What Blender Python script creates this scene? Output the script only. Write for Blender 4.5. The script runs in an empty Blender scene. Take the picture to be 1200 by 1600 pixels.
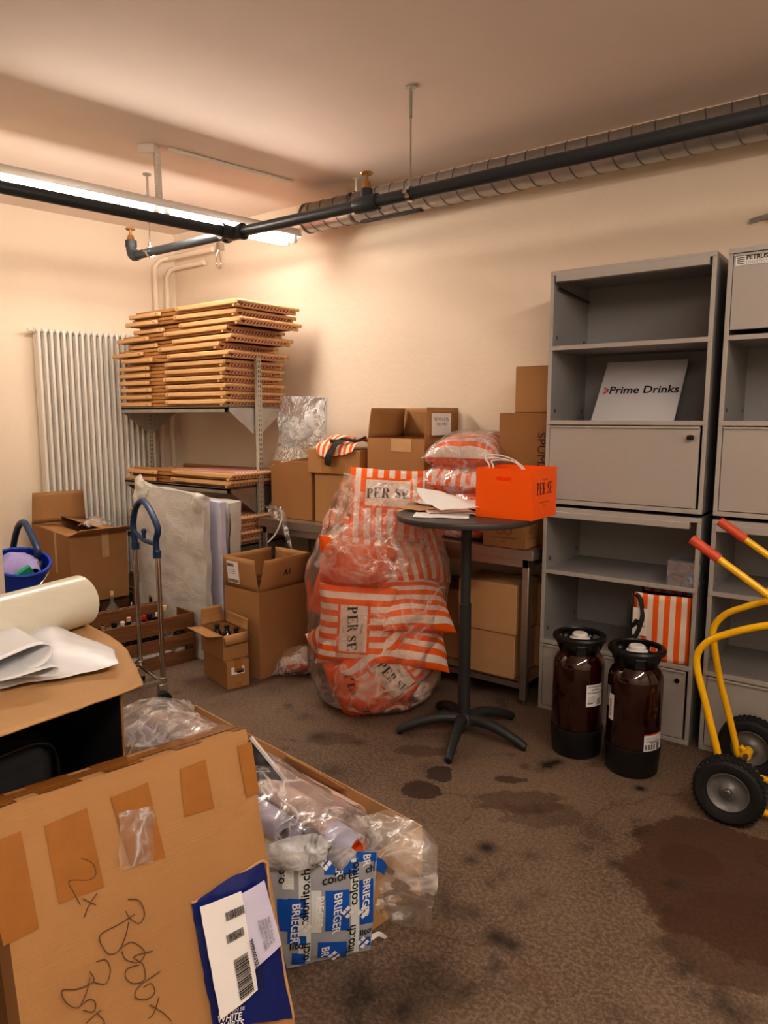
import bpy, bmesh, math, random
from mathutils import Vector, Matrix, noise
random.seed(7)
SC = bpy.context.scene; COL = SC.collection
PI = math.pi; R = math.radians
# ------------------------------------------------------------ survey (camera model)
F = 1109.0; HZ = 651.0; CH = 1.6
PT = math.atan((800-HZ)/F)
_ff = math.hypot(F, 800-HZ); _n = math.hypot(1514.0, _ff)
WX = (1514.0/_n, -_ff/_n); WN = (-WX[1], WX[0])
def ray(px, py):
    a = px-600; c = 800-py
    f = F*math.cos(PT)+c*math.sin(PT); z = -F*math.sin(PT)+c*math.cos(PT)
    return (a*WX[0]+f*WX[1], a*WN[0]+f*WN[1], z)
def gz(px, py, z=0.0):
    r = ray(px, py); t = (z-CH)/r[2]; return Vector((r[0]*t, r[1]*t, z))
def gy(px, py, Y):
    r = ray(px, py); t = Y/r[1]; return Vector((r[0]*t, Y, CH+r[2]*t))
def gx(px, py, X):
    r = ray(px, py); t = X/r[0]; return Vector((X, r[1]*t, CH+r[2]*t))
LD = Vector((.183, .983, 0)); LN = Vector((.983, -.183, 0))       # along the left wall, and its inward normal
RT = Vector((WX[0], WN[0], 0)); TW = Vector((-WX[1], -WN[1], 0))  # sideways, and towards the doorway the photo is taken from
LZ = math.atan2(.983, .183) - PI/2                               # turn of the left wall
YB = 4.05; CEIL = 3.15

# ------------------------------------------------------------ node helper
class NT:
    def __init__(s, name):
        s.m = bpy.data.materials.new(name); s.m.use_nodes = True
        s.t = s.m.node_tree; s.t.nodes.clear()
        s.out = s.t.nodes.new('ShaderNodeOutputMaterial')
    def n(s, typ, props=None, **ins):
        nd = s.t.nodes.new('ShaderNode'+typ)
        for k, v in (props or {}).items(): setattr(nd, k, v)
        for k, v in ins.items(): s.set(nd, k, v)
        return nd
    def set(s, nd, k, v):
        key = int(k[1:]) if k[0] == 'i' and k[1:].isdigit() else k.replace('_', ' ')
        sock = nd.inputs[key]
        if isinstance(v, bpy.types.NodeSocket): s.t.links.new(v, sock)
        elif isinstance(v, bpy.types.Node): s.t.links.new(v.outputs[0], sock)
        else:
            if isinstance(v, (tuple, list)) and len(v) == 3 and sock.type == 'RGBA': v = (*v, 1)
            sock.default_value = v
    def math(s, op, a, b=0.0, c=0.0, clamp=False):
        nd = s.n('Math', {'operation': op, 'use_clamp': clamp}, i0=a, i1=b)
        s.set(nd, 'i2', c); return nd.outputs[0]
    def mix(s, f, a, b):
        nd = s.t.nodes.new('ShaderNodeMix'); nd.data_type = 'RGBA'
        s.set(nd, 'i0', f); s.set(nd, 'i6', a); s.set(nd, 'i7', b); return nd.outputs[2]
    def ramp(s, f, lo, hi):
        nd = s.n('MapRange', {'clamp': True, 'interpolation_type': 'SMOOTHSTEP'}, Value=f)
        s.set(nd, 'From_Min', lo); s.set(nd, 'From_Max', hi); return nd.outputs[0]
    def obj(s): return s.n('TexCoord').outputs['Object']
    def geo(s): return s.n('NewGeometry').outputs['Position']
    def noise(s, vec, scale, detail=4, rough=.6, dist=0):
        nd = s.n('TexNoise', Scale=scale, Detail=detail, Roughness=rough, Distortion=dist)
        s.set(nd, 'Vector', vec); return nd.outputs[0]
    def scalev(s, vec, v):
        nd = s.n('Mapping'); s.set(nd, 'Vector', vec); nd.inputs['Scale'].default_value = v; return nd.outputs[0]
    def bump(s, h, strength=.3, dist=.01):
        nd = s.n('Bump', Strength=strength, Distance=dist, Height=h); return nd.outputs[0]
    def bsdf(s, **k):
        nd = s.n('BsdfPrincipled', **k); s.t.links.new(nd.outputs[0], s.out.inputs[0]); return nd
def basic(name, col, rough=.5, metal=0, nscale=0, namp=.1, bump=0, spec=.5, stretch=None, **kw):
    t = NT(name); c = col; k = {}
    if nscale:
        v = t.obj()
        if stretch: v = t.scalev(v, stretch)
        nz = t.noise(v, nscale)
        c = t.mix(nz, tuple(x*(1-namp) for x in col), tuple(min(1, x*(1+namp)) for x in col))
        if bump: k['Normal'] = t.bump(nz, bump, .004)
    t.bsdf(Base_Color=c, Roughness=rough, Metallic=metal, Specular_IOR_Level=spec, **k, **kw)
    return t.m
def cardboard(name, col):
    t = NT(name); v = t.obj()
    big = t.noise(v, 3, 3); fine = t.noise(v, 140, 2)
    fib = t.noise(t.scalev(v, (8, 8, 160)), 1.0, 2)
    c = t.mix(big, tuple(x*.82 for x in col), tuple(x*1.12 for x in col))
    c = t.mix(t.math('MULTIPLY', fine, .25), c, tuple(x*.6 for x in col))
    nd = t.n('TexWave', {'wave_type': 'BANDS', 'bands_direction': 'Z'}, Scale=40.0, Distortion=.4); t.set(nd, 'Vector', v)
    t.bsdf(Base_Color=c, Roughness=.8, Specular_IOR_Level=.25, Normal=t.bump(t.math('ADD', fib, t.math('MULTIPLY', nd.outputs[1], .15)), .12, .003))
    return t.m
def woodmat(name, a, b, sc=(3, 40, 40)):
    t = NT(name); v = t.scalev(t.obj(), sc); g = t.noise(v, 1.2, 5, .65, .8)
    rnd = t.n('ObjectInfo').outputs['Random']
    c = t.mix(t.ramp(g, .3, .75), a, b)
    c = t.mix(t.math('MULTIPLY', rnd, .3), c, tuple(x*.6 for x in a))
    t.bsdf(Base_Color=c, Roughness=.5, Normal=t.bump(g, .1, .002)); return t.m
def film(name, tint=(1, 1, 1), base=.06, streak=.45, body=(.9, .9, .92), scale=9, rough=.12, bstr=.8, edge=.35, sparse=.5, stretch=(1, 1, 1)):
    """thin clear polythene: mostly see-through, gloss on its creases painted in as white streaks, glossy all over"""
    t = NT(name); v = t.scalev(t.obj(), stretch)
    n1 = t.noise(v, scale, 3, .55, .7); n2 = t.noise(v, scale*2.3, 2, .5, .5); msk = t.ramp(t.noise(v, scale*.45, 2), sparse-.08, sparse+.16)
    def rdg(n, k): return t.math('POWER', t.math('SUBTRACT', 1.0, t.math('MULTIPLY', t.math('ABSOLUTE', t.math('SUBTRACT', n, .5)), k), clamp=True), 2.0)
    ridge = t.math('MULTIPLY', t.math('MAXIMUM', rdg(n1, 15.0), t.math('MULTIPLY', rdg(n2, 12.0), .4)), msk)  # crease glints put into the colour as streaks of white body
    soft = t.math('MULTIPLY', t.ramp(t.noise(v, scale*.8, 3), .52, .8), streak*.22)
    lw = t.n('LayerWeight', Blend=.3).outputs['Facing']
    fac = t.math('ADD', t.math('ADD', t.math('ADD', base, soft), t.math('MULTIPLY', ridge, streak)), t.math('MULTIPLY', t.math('POWER', lw, 2.5), edge), clamp=True)
    bp = t.bump(t.math('ADD', n1, t.math('MULTIPLY', n2, .4)), bstr, .03)
    tr = t.n('BsdfTransparent', Color=tint)
    pr = t.n('BsdfPrincipled', Base_Color=body, Roughness=rough, Specular_IOR_Level=.8, Normal=bp)
    mx = t.n('MixShader', Fac=fac); t.t.links.new(tr.outputs[0], mx.inputs[1]); t.t.links.new(pr.outputs[0], mx.inputs[2])
    gl = t.n('BsdfGlossy', Roughness=rough, Color=(1, 1, 1), Normal=bp)
    fr = t.n('Fresnel', IOR=1.38); t.set(fr, 'Normal', bp)
    m2 = t.n('MixShader', Fac=t.math('MULTIPLY', fr.outputs[0], .7)); t.t.links.new(mx.outputs[0], m2.inputs[1]); t.t.links.new(gl.outputs[0], m2.inputs[2])
    t.t.links.new(m2.outputs[0], t.out.inputs[0]); return t.m
ORG = (.92, .15, .012); CRM = (.86, .80, .72)
def stripes(name, axis, period, duty, a, b, label=None, plain_back=False, offs=0.0, rough=.8, bmp=.25):
    """woven stripes across one object axis; label=(hx,hy,border) paints the light name panel with its border; back stays plain"""
    t = NT(name); v = t.obj(); sep = t.n('SeparateXYZ'); t.set(sep, 'Vector', v)
    ax = sep.outputs[axis]
    fr = t.math('FRACT', t.math('DIVIDE', t.math('ADD', ax, 50+offs), period))
    m = t.math('LESS_THAN', fr, duty)
    c = t.mix(m, b, a)
    if label:
        hx, hy, bd = label[:3]; cx, cy = (label[3:] if len(label) > 3 else (0, 0))
        def inside(x, y):
            dx = t.math('LESS_THAN', t.math('ABSOLUTE', t.math('SUBTRACT', sep.outputs[0], cx)), x)
            dy = t.math('LESS_THAN', t.math('ABSOLUTE', t.math('SUBTRACT', sep.outputs[1], cy)), y)
            return t.math('MULTIPLY', dx, dy)
        c = t.mix(inside(hx+bd, hy+bd), c, a); c = t.mix(inside(hx, hy), c, b)
    if plain_back: c = t.mix(t.math('LESS_THAN', sep.outputs[2], 0.0), c, a)
    wr = t.noise(v, 7, 4); fine = t.noise(v, 300, 1)
    c = t.mix(t.math('MULTIPLY', wr, .3), c, tuple(x*.6 for x in a))
    t.bsdf(Base_Color=c, Roughness=rough, Specular_IOR_Level=.3, Normal=t.bump(t.math('ADD', wr, t.math('MULTIPLY', fine, .05)), bmp, .03))
    return t.m

# ------------------------------------------------------------ mesh helper
class MB:
    def __init__(s): s.v = []; s.f = []
    def add(s, vs, fs):
        o = len(s.v); s.v += [Vector(p) for p in vs]; s.f += [tuple(i+o for i in f) for f in fs]; return s
    def box(s, x0, x1, y0, y1, z0, z1, M=None):
        vs = [Vector((x, y, z)) for x in (x0, x1) for y in (y0, y1) for z in (z0, z1)]
        if M: vs = [M @ p for p in vs]
        return s.add(vs, [(0, 1, 3, 2), (4, 6, 7, 5), (0, 4, 5, 1), (2, 3, 7, 6), (0, 2, 6, 4), (1, 5, 7, 3)])
    def bar(s, a, b, w, h, up=(0, 0, 1)):
        a = Vector(a); b = Vector(b); d = (b-a).normalized(); u = Vector(up)
        if abs(d.dot(u)) > .98: u = Vector((0, 1, 0))
        sd = d.cross(u).normalized(); u = sd.cross(d).normalized()
        vs = []
        for p in (a, b):
            for i, j in ((-1, -1), (1, -1), (1, 1), (-1, 1)): vs.append(p+sd*i*w/2+u*j*h/2)
        return s.add(vs, [(0, 1, 2, 3), (7, 6, 5, 4), (0, 4, 5, 1), (1, 5, 6, 2), (2, 6, 7, 3), (3, 7, 4, 0)])
    def tube(s, pts, r, n=14, caps=True, closed=False):
        pts = [Vector(p) for p in pts]; m = len(pts); rs = r if isinstance(r, (list, tuple)) else [r]*m
        up = Vector((0, 0, 1)); o = len(s.v); prev = None
        for i, p in enumerate(pts):
            if closed: d = (pts[(i+1) % m]-pts[i-1]).normalized()
            else: d = (pts[min(i+1, m-1)]-pts[max(i-1, 0)]).normalized()
            if prev is None:
                sd = d.cross(up if abs(d.z) < .95 else Vector((0, 1, 0))).normalized()
            else: sd = (prev-d*prev.dot(d)).normalized()
            prev = sd; u = sd.cross(d)
            for k in range(n):
                a = 2*PI*k/n; s.v.append(p+sd*math.cos(a)*rs[i]+u*math.sin(a)*rs[i])
        for i in range(m if closed else m-1):
            j = (i+1) % m
            for k in range(n):
                k2 = (k+1) % n
                s.f.append((o+i*n+k, o+j*n+k, o+j*n+k2, o+i*n+k2))
        if caps and not closed:
            s.f.append(tuple(o+k for k in range(n))); s.f.append(tuple(o+(m-1)*n+k for k in reversed(range(n))))
        return s
    def cyl(s, a, b, r, n=24): return s.tube([a, b], r, n)
    def lathe(s, prof, n=48, M=None):
        o = len(s.v)
        for r, z in prof:
            for k in range(n):
                a = 2*PI*k/n; p = Vector((r*math.cos(a), r*math.sin(a), z)); s.v.append(M @ p if M else p)
        for i in range(len(prof)-1):
            for k in range(n):
                k2 = (k+1) % n; s.f.append((o+i*n+k, o+i*n+k2, o+(i+1)*n+k2, o+(i+1)*n+k))
        return s
    def grid(s, P, flip=False):
        o = len(s.v); nu = len(P); nv = len(P[0])
        for r_ in P: s.v += [Vector(p) for p in r_]
        for i in range(nu-1):
            for j in range(nv-1):
                f = (o+i*nv+j, o+i*nv+j+1, o+(i+1)*nv+j+1, o+(i+1)*nv+j); s.f.append(f[::-1] if flip else f)
        return s
    def build(s, name, mat, parent=None, bevel=0, solid=0, smooth=35, seg=2, kind=None, subsurf=0):
        me = bpy.data.meshes.new(name); me.from_pydata([tuple(p) for p in s.v], [], s.f); me.validate()
        bm = bmesh.new(); bm.from_mesh(me); bmesh.ops.recalc_face_normals(bm, faces=bm.faces); bm.to_mesh(me); bm.free()
        me.materials.append(mat); me.polygons.foreach_set('use_smooth', [True]*len(me.polygons)); me.set_sharp_from_angle(angle=R(smooth))
        o = bpy.data.objects.new(name, me); COL.objects.link(o)
        if parent: o.parent = parent
        if solid:
            q = o.modifiers.new('t', 'SOLIDIFY'); q.thickness = solid; q.offset = 0
        if bevel:
            q = o.modifiers.new('b', 'BEVEL'); q.width = bevel; q.segments = seg; q.limit_method = 'ANGLE'; q.angle_limit = R(35)
        if subsurf:
            q = o.modifiers.new('s', 'SUBSURF'); q.levels = q.render_levels = subsurf
        if kind: o['kind'] = kind
        return o
def tag(o, label, cat, group=None, kind=None):
    o['label'] = label; o['category'] = cat
    if group: o['group'] = group
    if kind: o['kind'] = kind
    return o
def thing(name, label, cat, loc=(0, 0, 0), rz=0, group=None, rot=None):
    o = bpy.data.objects.new(name, None); COL.objects.link(o); o.empty_display_size = .1
    o.location = loc; o.rotation_euler = rot if rot else (0, 0, rz)
    return tag(o, label, cat, group)
def dup(root, loc, rot=None, label=None, group=None):
    r = root.copy(); COL.objects.link(r); r.location = loc
    if rot is not None: r.rotation_euler = rot
    if label: r['label'] = label
    if group: r['group'] = group
    for ch in list(root.children):
        c = ch.copy(); COL.objects.link(c); c.parent = r
        for g in list(ch.children):
            d = g.copy(); COL.objects.link(d); d.parent = c
    return r
def cr(p0, p1, p2, p3, t):
    return .5*((2*p1)+(p2-p0)*t+(2*p0-5*p1+4*p2-p3)*t*t+(3*p1-p0-3*p2+p3)*t**3)
def spline(pts, k=8, closed=False):
    pts = [Vector(p) for p in pts]; n = len(pts); out = []
    rng = n if closed else n-1
    for i in range(rng):
        g = (lambda j: pts[j % n]) if closed else (lambda j: pts[max(0, min(n-1, j))])
        for q in range(k): out.append(cr(g(i-1), g(i), g(i+1), g(i+2), q/k))
    if not closed: out.append(pts[-1])
    return out
def patch(ctrl, k=8, amp=0, sc=6, seed=0):
    rows = [spline(r_, k) for r_ in ctrl]; cols = len(rows[0]); res = []
    for j in range(cols): res.append(spline([r_[j] for r_ in rows], k))
    if amp:
        sd = Vector((seed*3.1, seed*1.7, 0))
        res = [[p+amp*(noise.noise_vector((p+sd)*sc)+.5*noise.noise_vector((p+sd)*sc*2.3)) for p in r_] for r_ in res]
    return res
def text(s, size, mat, parent=None, loc=(0, 0, 0), rot=(0, 0, 0), name='lettering', bold=0.0, sx=1.0, shear=0, align='CENTER', spacing=1.0):
    cu = bpy.data.curves.new(name, 'FONT'); cu.body = s; cu.size = size; cu.align_x = align; cu.align_y = 'CENTER'
    cu.offset = bold; cu.shear = shear; cu.space_character = spacing; cu.resolution_u = 3
    ob = bpy.data.objects.new(name, cu); COL.objects.link(ob); bpy.context.view_layer.update()
    me = bpy.data.meshes.new_from_object(ob.evaluated_get(bpy.context.evaluated_depsgraph_get()))
    bpy.data.objects.remove(ob); me.name = name; me.materials.clear(); me.materials.append(mat)
    for v in me.vertices: v.co.x *= sx
    o = bpy.data.objects.new(name, me); COL.objects.link(o); o.location = loc; o.rotation_euler = rot
    if parent: o.parent = parent
    return o
def serif(s, h, fn=None):
    """Didone style capitals, lower left at origin; returns an MB"""
    mb = MB(); x0 = 0
    def rect(a, b, c, d, n=4):
        mb.grid([[Vector((x0+h*(a+(b-a)*i/n), h*(c+(d-c)*j/n), 0)) for j in range(n+1)] for i in range(n+1)])
    def ring(cx, cy, rx, ry, ix, iy, a0, a1, n=16):
        g = []
        for i in range(n+1):
            a = a0+(a1-a0)*i/n
            g.append([Vector((x0+h*(cx+(ix+(rx-ix)*q)*math.cos(a)), h*(cy+(iy+(ry-iy)*q)*math.sin(a)), 0)) for q in (0, .5, 1)])
        mb.grid(g)
    def strip(pts, ws):
        g = []
        for i, p in enumerate(pts):
            d = Vector(pts[min(i+1, len(pts)-1)])-Vector(pts[max(i-1, 0)]); nn = Vector((-d.y, d.x)).normalized()
            g.append([Vector((x0+h*(p[0]+nn.x*q*ws[i]), h*(p[1]+nn.y*q*ws[i]), 0)) for q in (-.5, 0, .5)])
        mb.grid(g)
    for ch in s:
        if ch in 'PR':
            rect(.11, .33, 0, 1); rect(0, .44, 0, .05); rect(0, .33, .95, 1)
            ring(.36, .735, .38, .265, .16, .215, -PI/2, PI/2); rect(.33, .36, .95, 1, 1); rect(.33, .36, .47, .52, 1)
            if ch == 'R':
                strip([(.42, .49), (.56, .36), (.64, .15), (.78, .02), (.9, .05)], [.05, .2, .2, .14, .03]); adv = .98
            else: adv = .86
        elif ch == 'E':
            rect(.11, .33, 0, 1); rect(0, .74, 0, .05); rect(0, .72, .95, 1); rect(.33, .55, .48, .53)
            rect(.52, .56, .36, .65, 2)
            strip([(.74, .0), (.76, .32)], [.10, .02]); strip([(.71, 1), (.73, .7)], [.10, .02]); adv = .90
        elif ch == 'S':
            pts = [(.63, .72), (.6, .86), (.48, .95), (.32, .96), (.19, .88), (.17, .75), (.26, .62), (.42, .51), (.55, .40), (.6, .27), (.54, .12), (.4, .04), (.24, .05), (.12, .15), (.09, .32)]
            strip(pts, [.03, .07, .06, .06, .12, .18, .22, .24, .22, .18, .12, .06, .06, .07, .03])
            rect(.61, .65, .68, .98, 2); rect(.07, .11, .02, .32, 2); adv = .78
        else: adv = .36
        x0 += adv*h
    for p in mb.v: p.x -= x0/2; p.y -= h/2
    if fn: mb.v = [Vector(fn(p)) for p in mb.v]
    return mb

# ------------------------------------------------------------ materials
M = {}
M['card'] = cardboard('cardboard', (.43, .235, .10))
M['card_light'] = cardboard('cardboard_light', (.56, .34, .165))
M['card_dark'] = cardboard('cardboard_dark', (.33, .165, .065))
M['card_in'] = cardboard('cardboard_inside', (.42, .28, .15))
M['tape'] = basic('packing_tape', (.38, .19, .06), .22, 0, 20, .15, .1)
M['tape_tan'] = basic('tan_packing_tape', (.58, .38, .2), .3, 0, 20, .12, .1)
M['wood'] = woodmat('beech', (.60, .34, .145), (.76, .50, .26))
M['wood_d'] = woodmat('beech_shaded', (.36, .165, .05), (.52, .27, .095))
M['crate'] = woodmat('crate_wood', (.17, .075, .03), (.30, .14, .055))
M['white'] = basic('white_enamel', (.78, .74, .67), .35)
M['whitep'] = basic('white_plastic', (.85, .83, .8), .4)
M['paper'] = basic('paper', (.85, .83, .82), .7, 0, 8, .05)
M['ink'] = basic('black_ink', (.012, .012, .014), .5)
M['inkgrey'] = basic('grey_ink', (.16, .15, .16), .6)
M['pen'] = basic('pencil_line', (.12, .06, .03), .6)
M['cab'] = basic('grey_metal_cabinet', (.47, .445, .415), .42, .15, 60, .05)
M['cabin'] = basic('cabinet_inside', (.33, .325, .32), .5, .1, 40, .05)
M['cabdark'] = basic('cabinet_gap', (.02, .022, .03), .6)
M['steel'] = basic('brushed_steel', (.52, .48, .43), .33, .9, 12, .15, .05, stretch=(1, 20, 20))
M['steel_d'] = basic('dull_steel', (.20, .20, .20), .4, .8, 12, .15)
M['galv'] = basic('galvanised', (.42, .41, .39), .38, .85, 14, .22)
M['chrome'] = basic('chrome', (.62, .60, .57), .14, 1)
M['pipe'] = basic('dark_pipe', (.035, .042, .048), .38, .1)
M['black'] = basic('black_plastic', (.010, .010, .011), .38)
M['blackcloth'] = basic('black_cloth', (.018, .019, .021), .65, 0, 30, .3, .2)
M['char'] = basic('charcoal_metal', (.028, .03, .032), .5)
M['rubber'] = basic('rubber', (.012, .012, .013), .7, 0, 40, .2, .2)
M['yellow'] = basic('yellow_paint', (.90, .52, .008), .28)
M['redgrip'] = basic('red_grip', (.62, .09, .035), .5)
M['navy'] = basic('navy_grip', (.012, .045, .12), .42)
M['blue'] = basic('blue_plastic', (.012, .05, .42), .3)
M['lilac'] = basic('lilac_cloth', (.38, .33, .62), .8, 0, 40, .15, .2)
M['green'] = basic('green_sponge', (.03, .36, .18), .9, 0, 60, .3, .3)
M['orangebox'] = basic('orange_card', (1.0, .135, .0), .5)
M['orange'] = basic('orange_cloth', ORG, .8, 0, 9, .12, .3)
M['red'] = basic('red_cap', (.6, .012, .015), .35)
M['cork'] = basic('cork', (.62, .42, .25), .8)
M['brass'] = basic('brass', (.45, .25, .10), .35, .9)
M['vinyl'] = basic('white_vinyl', (.80, .81, .83), .35)
M['roll'] = basic('stretch_film_roll', (.74, .70, .58), .22, 0, 3, .06, .05, stretch=(30, 1, 1))
M['navybag'] = basic('navy_poly', (.010, .022, .15), .2, 0, 12, .2, .5)
M['lav'] = basic('pale_lilac_paper', (.62, .60, .78), .6)
M['foam'] = basic('foam', (.62, .62, .75), .5, 0, 12, .12, .4)
M['bubble'] = None
M['alu'] = basic('prime_board', (.60, .60, .62), .4)
M['rule'] = basic('tube_end', (.015, .015, .018), .5)
M['pink'] = basic('pinkish_wrap', (.80, .58, .50), .35, 0, 7, .12, .4)
M['bluetape'] = basic('blue_tape', (.008, .10, .45), .28)
M['greytape'] = basic('grey_tape', (.36, .38, .42), .25, 0, 20, .1)
M['pale'] = basic('pale_print', (.70, .74, .76), .4)
M['film'] = film('clear_polythene')
M['film_heavy'] = film('creased_polythene', base=.07, streak=.6, scale=6, edge=.25, bstr=.9, sparse=.42)
M['film_drape'] = film('draped_polythene', base=.10, streak=.7, scale=5, edge=.25, body=(.92, .88, .86), bstr=.55, sparse=.42)
M['film_bag'] = film('cushion_bag_polythene', tint=(1, .975, .96), base=.05, streak=.5, scale=4.2, edge=.3, body=(1, .84, .76), bstr=.55, rough=.14, sparse=.44)
M['film_milky'] = film('milky_polythene', base=.38, streak=.3, scale=10, edge=.3, rough=.25)
def bubblemat():
    t = NT('bubble_wrap'); v = t.obj()
    vo = t.n('TexVoronoi', {'feature': 'F1'}, Scale=75.0, Randomness=.15); t.set(vo, 'Vector', v)
    wr = t.noise(v, 5, 4, .6, 1)
    h = t.math('ADD', t.math('MULTIPLY', t.math('SUBTRACT', 1, vo.outputs[0]), .15), wr)
    p = t.n('BsdfPrincipled', Base_Color=(.72, .70, .65), Roughness=.3, Normal=t.bump(h, .6, .02))
    tr = t.n('BsdfTransparent', Color=(1, 1, 1)); mx = t.n('MixShader', Fac=.82)
    t.t.links.new(tr.outputs[0], mx.inputs[1]); t.t.links.new(p.outputs[0], mx.inputs[2]); t.t.links.new(mx.outputs[0], t.out.inputs[0]); return t.m
M['bubble'] = bubblemat()
def amber():
    t = NT('dark_amber_pet'); t.bsdf(Base_Color=(.022, .0025, .0015), Roughness=.07, Specular_IOR_Level=.7, Coat_Weight=.6, Coat_Roughness=.03); return t.m
M['amber'] = amber()
M['glassb'] = basic('dark_bottle_glass', (.012, .015, .012), .06, spec=.8)
M['glassc'] = film('clear_bottle_glass', base=.2, streak=.1, edge=.8, body=(.5, .52, .5), bstr=.05)
def emit(name, col, s):
    t = NT(name); e = t.n('Emission', Color=col, Strength=s); t.t.links.new(e.outputs[0], t.out.inputs[0]); return t.m
M['tube'] = emit('lit_tube', (1, .885, .775), 84)

# ------------------------------------------------------------ setting
def wallmat(name, col, sc=1.0):
    t = NT(name); v = t.geo()
    n1 = t.noise(v, 1.3, 4); n2 = t.noise(v, 9, 5, .6); n3 = t.noise(v, 60, 3)
    c = t.mix(n1, tuple(x*.92 for x in col), tuple(min(.95, x*1.05) for x in col))
    cr_ = t.noise(v, 2.2, 6, .7, 2.5)
    line = t.math('SUBTRACT', 1.0, t.math('MULTIPLY', t.math('ABSOLUTE', t.math('SUBTRACT', cr_, .5)), 90), clamp=True)
    line = t.math('MULTIPLY', line, t.ramp(t.noise(v, 1.7, 2), .55, .75))
    c = t.mix(t.math('MULTIPLY', line, .16*sc), c, tuple(x*.6 for x in col))
    h = t.math('ADD', t.math('MULTIPLY', n2, 1.0), t.math('MULTIPLY', n3, .25))
    t.bsdf(Base_Color=c, Roughness=.82, Specular_IOR_Level=.2, Normal=t.bump(h, .35*sc, .012)); return t.m
MW = wallmat('painted_plaster', (.86, .745, .61)); MC = wallmat('ceiling_paint', (.84, .73, .655), .35)
def floormat():
    t = NT('stained_concrete'); v = t.geo(); sep = t.n('SeparateXYZ'); t.set(sep, 'Vector', v)
    wob = t.noise(v, 4.5, 5, .65); wob2 = t.noise(v, 14, 4, .65)
    big = t.noise(v, .9, 4); med = t.noise(v, 3.0, 5, .6); fine = t.noise(v, 210, 2, .7); grain = t.noise(v, 75, 3, .75)
    c = t.mix(t.ramp(big, .35, .65), (.088, .054, .034), (.158, .105, .068))
    c = t.mix(t.math('MULTIPLY', t.ramp(med, .45, .7), .35), c, (.155, .112, .082))
    sal = t.ramp(grain, .38, .66); c = t.mix(t.math('MULTIPLY', sal, .55), c, (.29, .225, .168))
    c = t.mix(t.math('MULTIPLY', t.ramp(fine, .55, .72), .5), c, (.05, .032, .022))
    wh = t.ramp(t.noise(v, 48, 2, .5), .735, .78); c = t.mix(t.math('MULTIPLY', wh, .45), c, (.42, .38, .33))
    redm = t.ramp(t.noise(v, 2.1, 3), .6, .75); c = t.mix(t.math('MULTIPLY', redm, .35), c, (.14, .055, .032))
    def blob(px, py, rx, ry, rot, w=.35, soft=.04):
        p = gz(px, py); 
        dx = t.math('SUBTRACT', sep.outputs[0], p.x); dy = t.math('SUBTRACT', sep.outputs[1], p.y)
        ca, sa = math.cos(rot), math.sin(rot)
        u = t.math('DIVIDE', t.math('ADD', t.math('MULTIPLY', dx, ca), t.math('MULTIPLY', dy, sa)), rx)
        q = t.math('DIVIDE', t.math('SUBTRACT', t.math('MULTIPLY', dy, ca), t.math('MULTIPLY', dx, sa)), ry)
        d = t.math('SQRT', t.math('ADD', t.math('MULTIPLY', u, u), t.math('MULTIPLY', q, q)))
        d = t.math('ADD', d, t.math('MULTIPLY', t.math('SUBTRACT', wob, .5), w*4))
        d = t.math('ADD', d, t.math('MULTIPLY', t.math('SUBTRACT', wob2, .5), w*1.2))
        return d, t.math('SUBTRACT', 1.0, t.ramp(d, 1-soft, 1+soft))
    A36 = R(36)
    for (px, py, rx, ry, w, col, k) in ((1150, 1385, .36, .40, .22, (.052, .024, .012), .82), (1190, 1470, .30, .22, .25, (.055, .026, .013), .7),
            (1075, 1345, .12, .10, .2, (.052, .024, .012), .7), (815, 1255, .16, .10, .5, (.055, .03, .018), .6), (850, 1272, .2, .09, .6, (.05, .028, .016), .45),
            (665, 1235, .10, .07, .75, (.028, .014, .008), .85), (690, 1210, .06, .06, .8, (.025, .013, .008), .8), (800, 1218, .09, .035, .9, (.03, .015, .009), .75),
            (510, 1155, .2, .07, .8, (.05, .026, .016), .5), (670, 1175, .16, .05, .8, (.045, .024, .016), .5)):
        d, f = blob(px, py, rx, ry, A36, w); c = t.mix(t.math('MULTIPLY', f, k), c, t.mix(t.math('MULTIPLY', sal, .3), col, tuple(x*2.2 for x in col)))
    for (px, py, rx, ry) in ((700, 1560, .28, .25), (1130, 1310, .5, .35), (690, 1260, .13, .13)):
        d, f = blob(px, py, rx, ry, A36, .3)
        ring = t.math('SUBTRACT', 1, t.math('MULTIPLY', t.math('ABSOLUTE', t.math('SUBTRACT', d, 1.0)), 22), clamp=True)
        c = t.mix(t.math('MULTIPLY', ring, .5), c, (.05, .028, .018))
    # soft dark smudges
    random.seed(11); tot = None
    sm = [(962, 1352, .035, .8), (775, 1465, .055, .6), (802, 1478, .04, .5), (1035, 1478, .05, .6), (1065, 1512, .05, .7), (760, 1325, .05, .7), (830, 1337, .05, .5), (905, 1325, .05, .4),
          (735, 1345, .04, .6), (690, 1405, .07, .5), (700, 1425, .05, .5), (660, 1520, .10, .6), (560, 1560, .10, .6), (700, 1545, .08, .6), (620, 1580, .1, .6), (845, 1395, .05, .3), (960, 1570, .06, .4),
          (1130, 1565, .07, .5), (1150, 1590, .05, .5), (1050, 1382, .04, .5), (855, 1195, .05, .8), (870, 1190, .04, .7), (700, 1375, .05, .3), (930, 1300, .08, .3), (1000, 1232, .03, .8),
          (750, 1070, .15, .5), (680, 1080, .12, .5), (640, 1150, .08, .5), (500, 1150, .08, .5), (520, 1205, .08, .4), (735, 1425, .05, .5), (640, 1165, .07, .5), (560, 1160, .05, .5), (670, 1200, .08, .4), (480, 1120, .07, .4), (300, 1062, .08, .4)]
    sm += [(random.uniform(500, 1200), random.uniform(1180, 1600), random.uniform(.02, .06), random.uniform(.15, .5)) for _ in range(8)]
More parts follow.
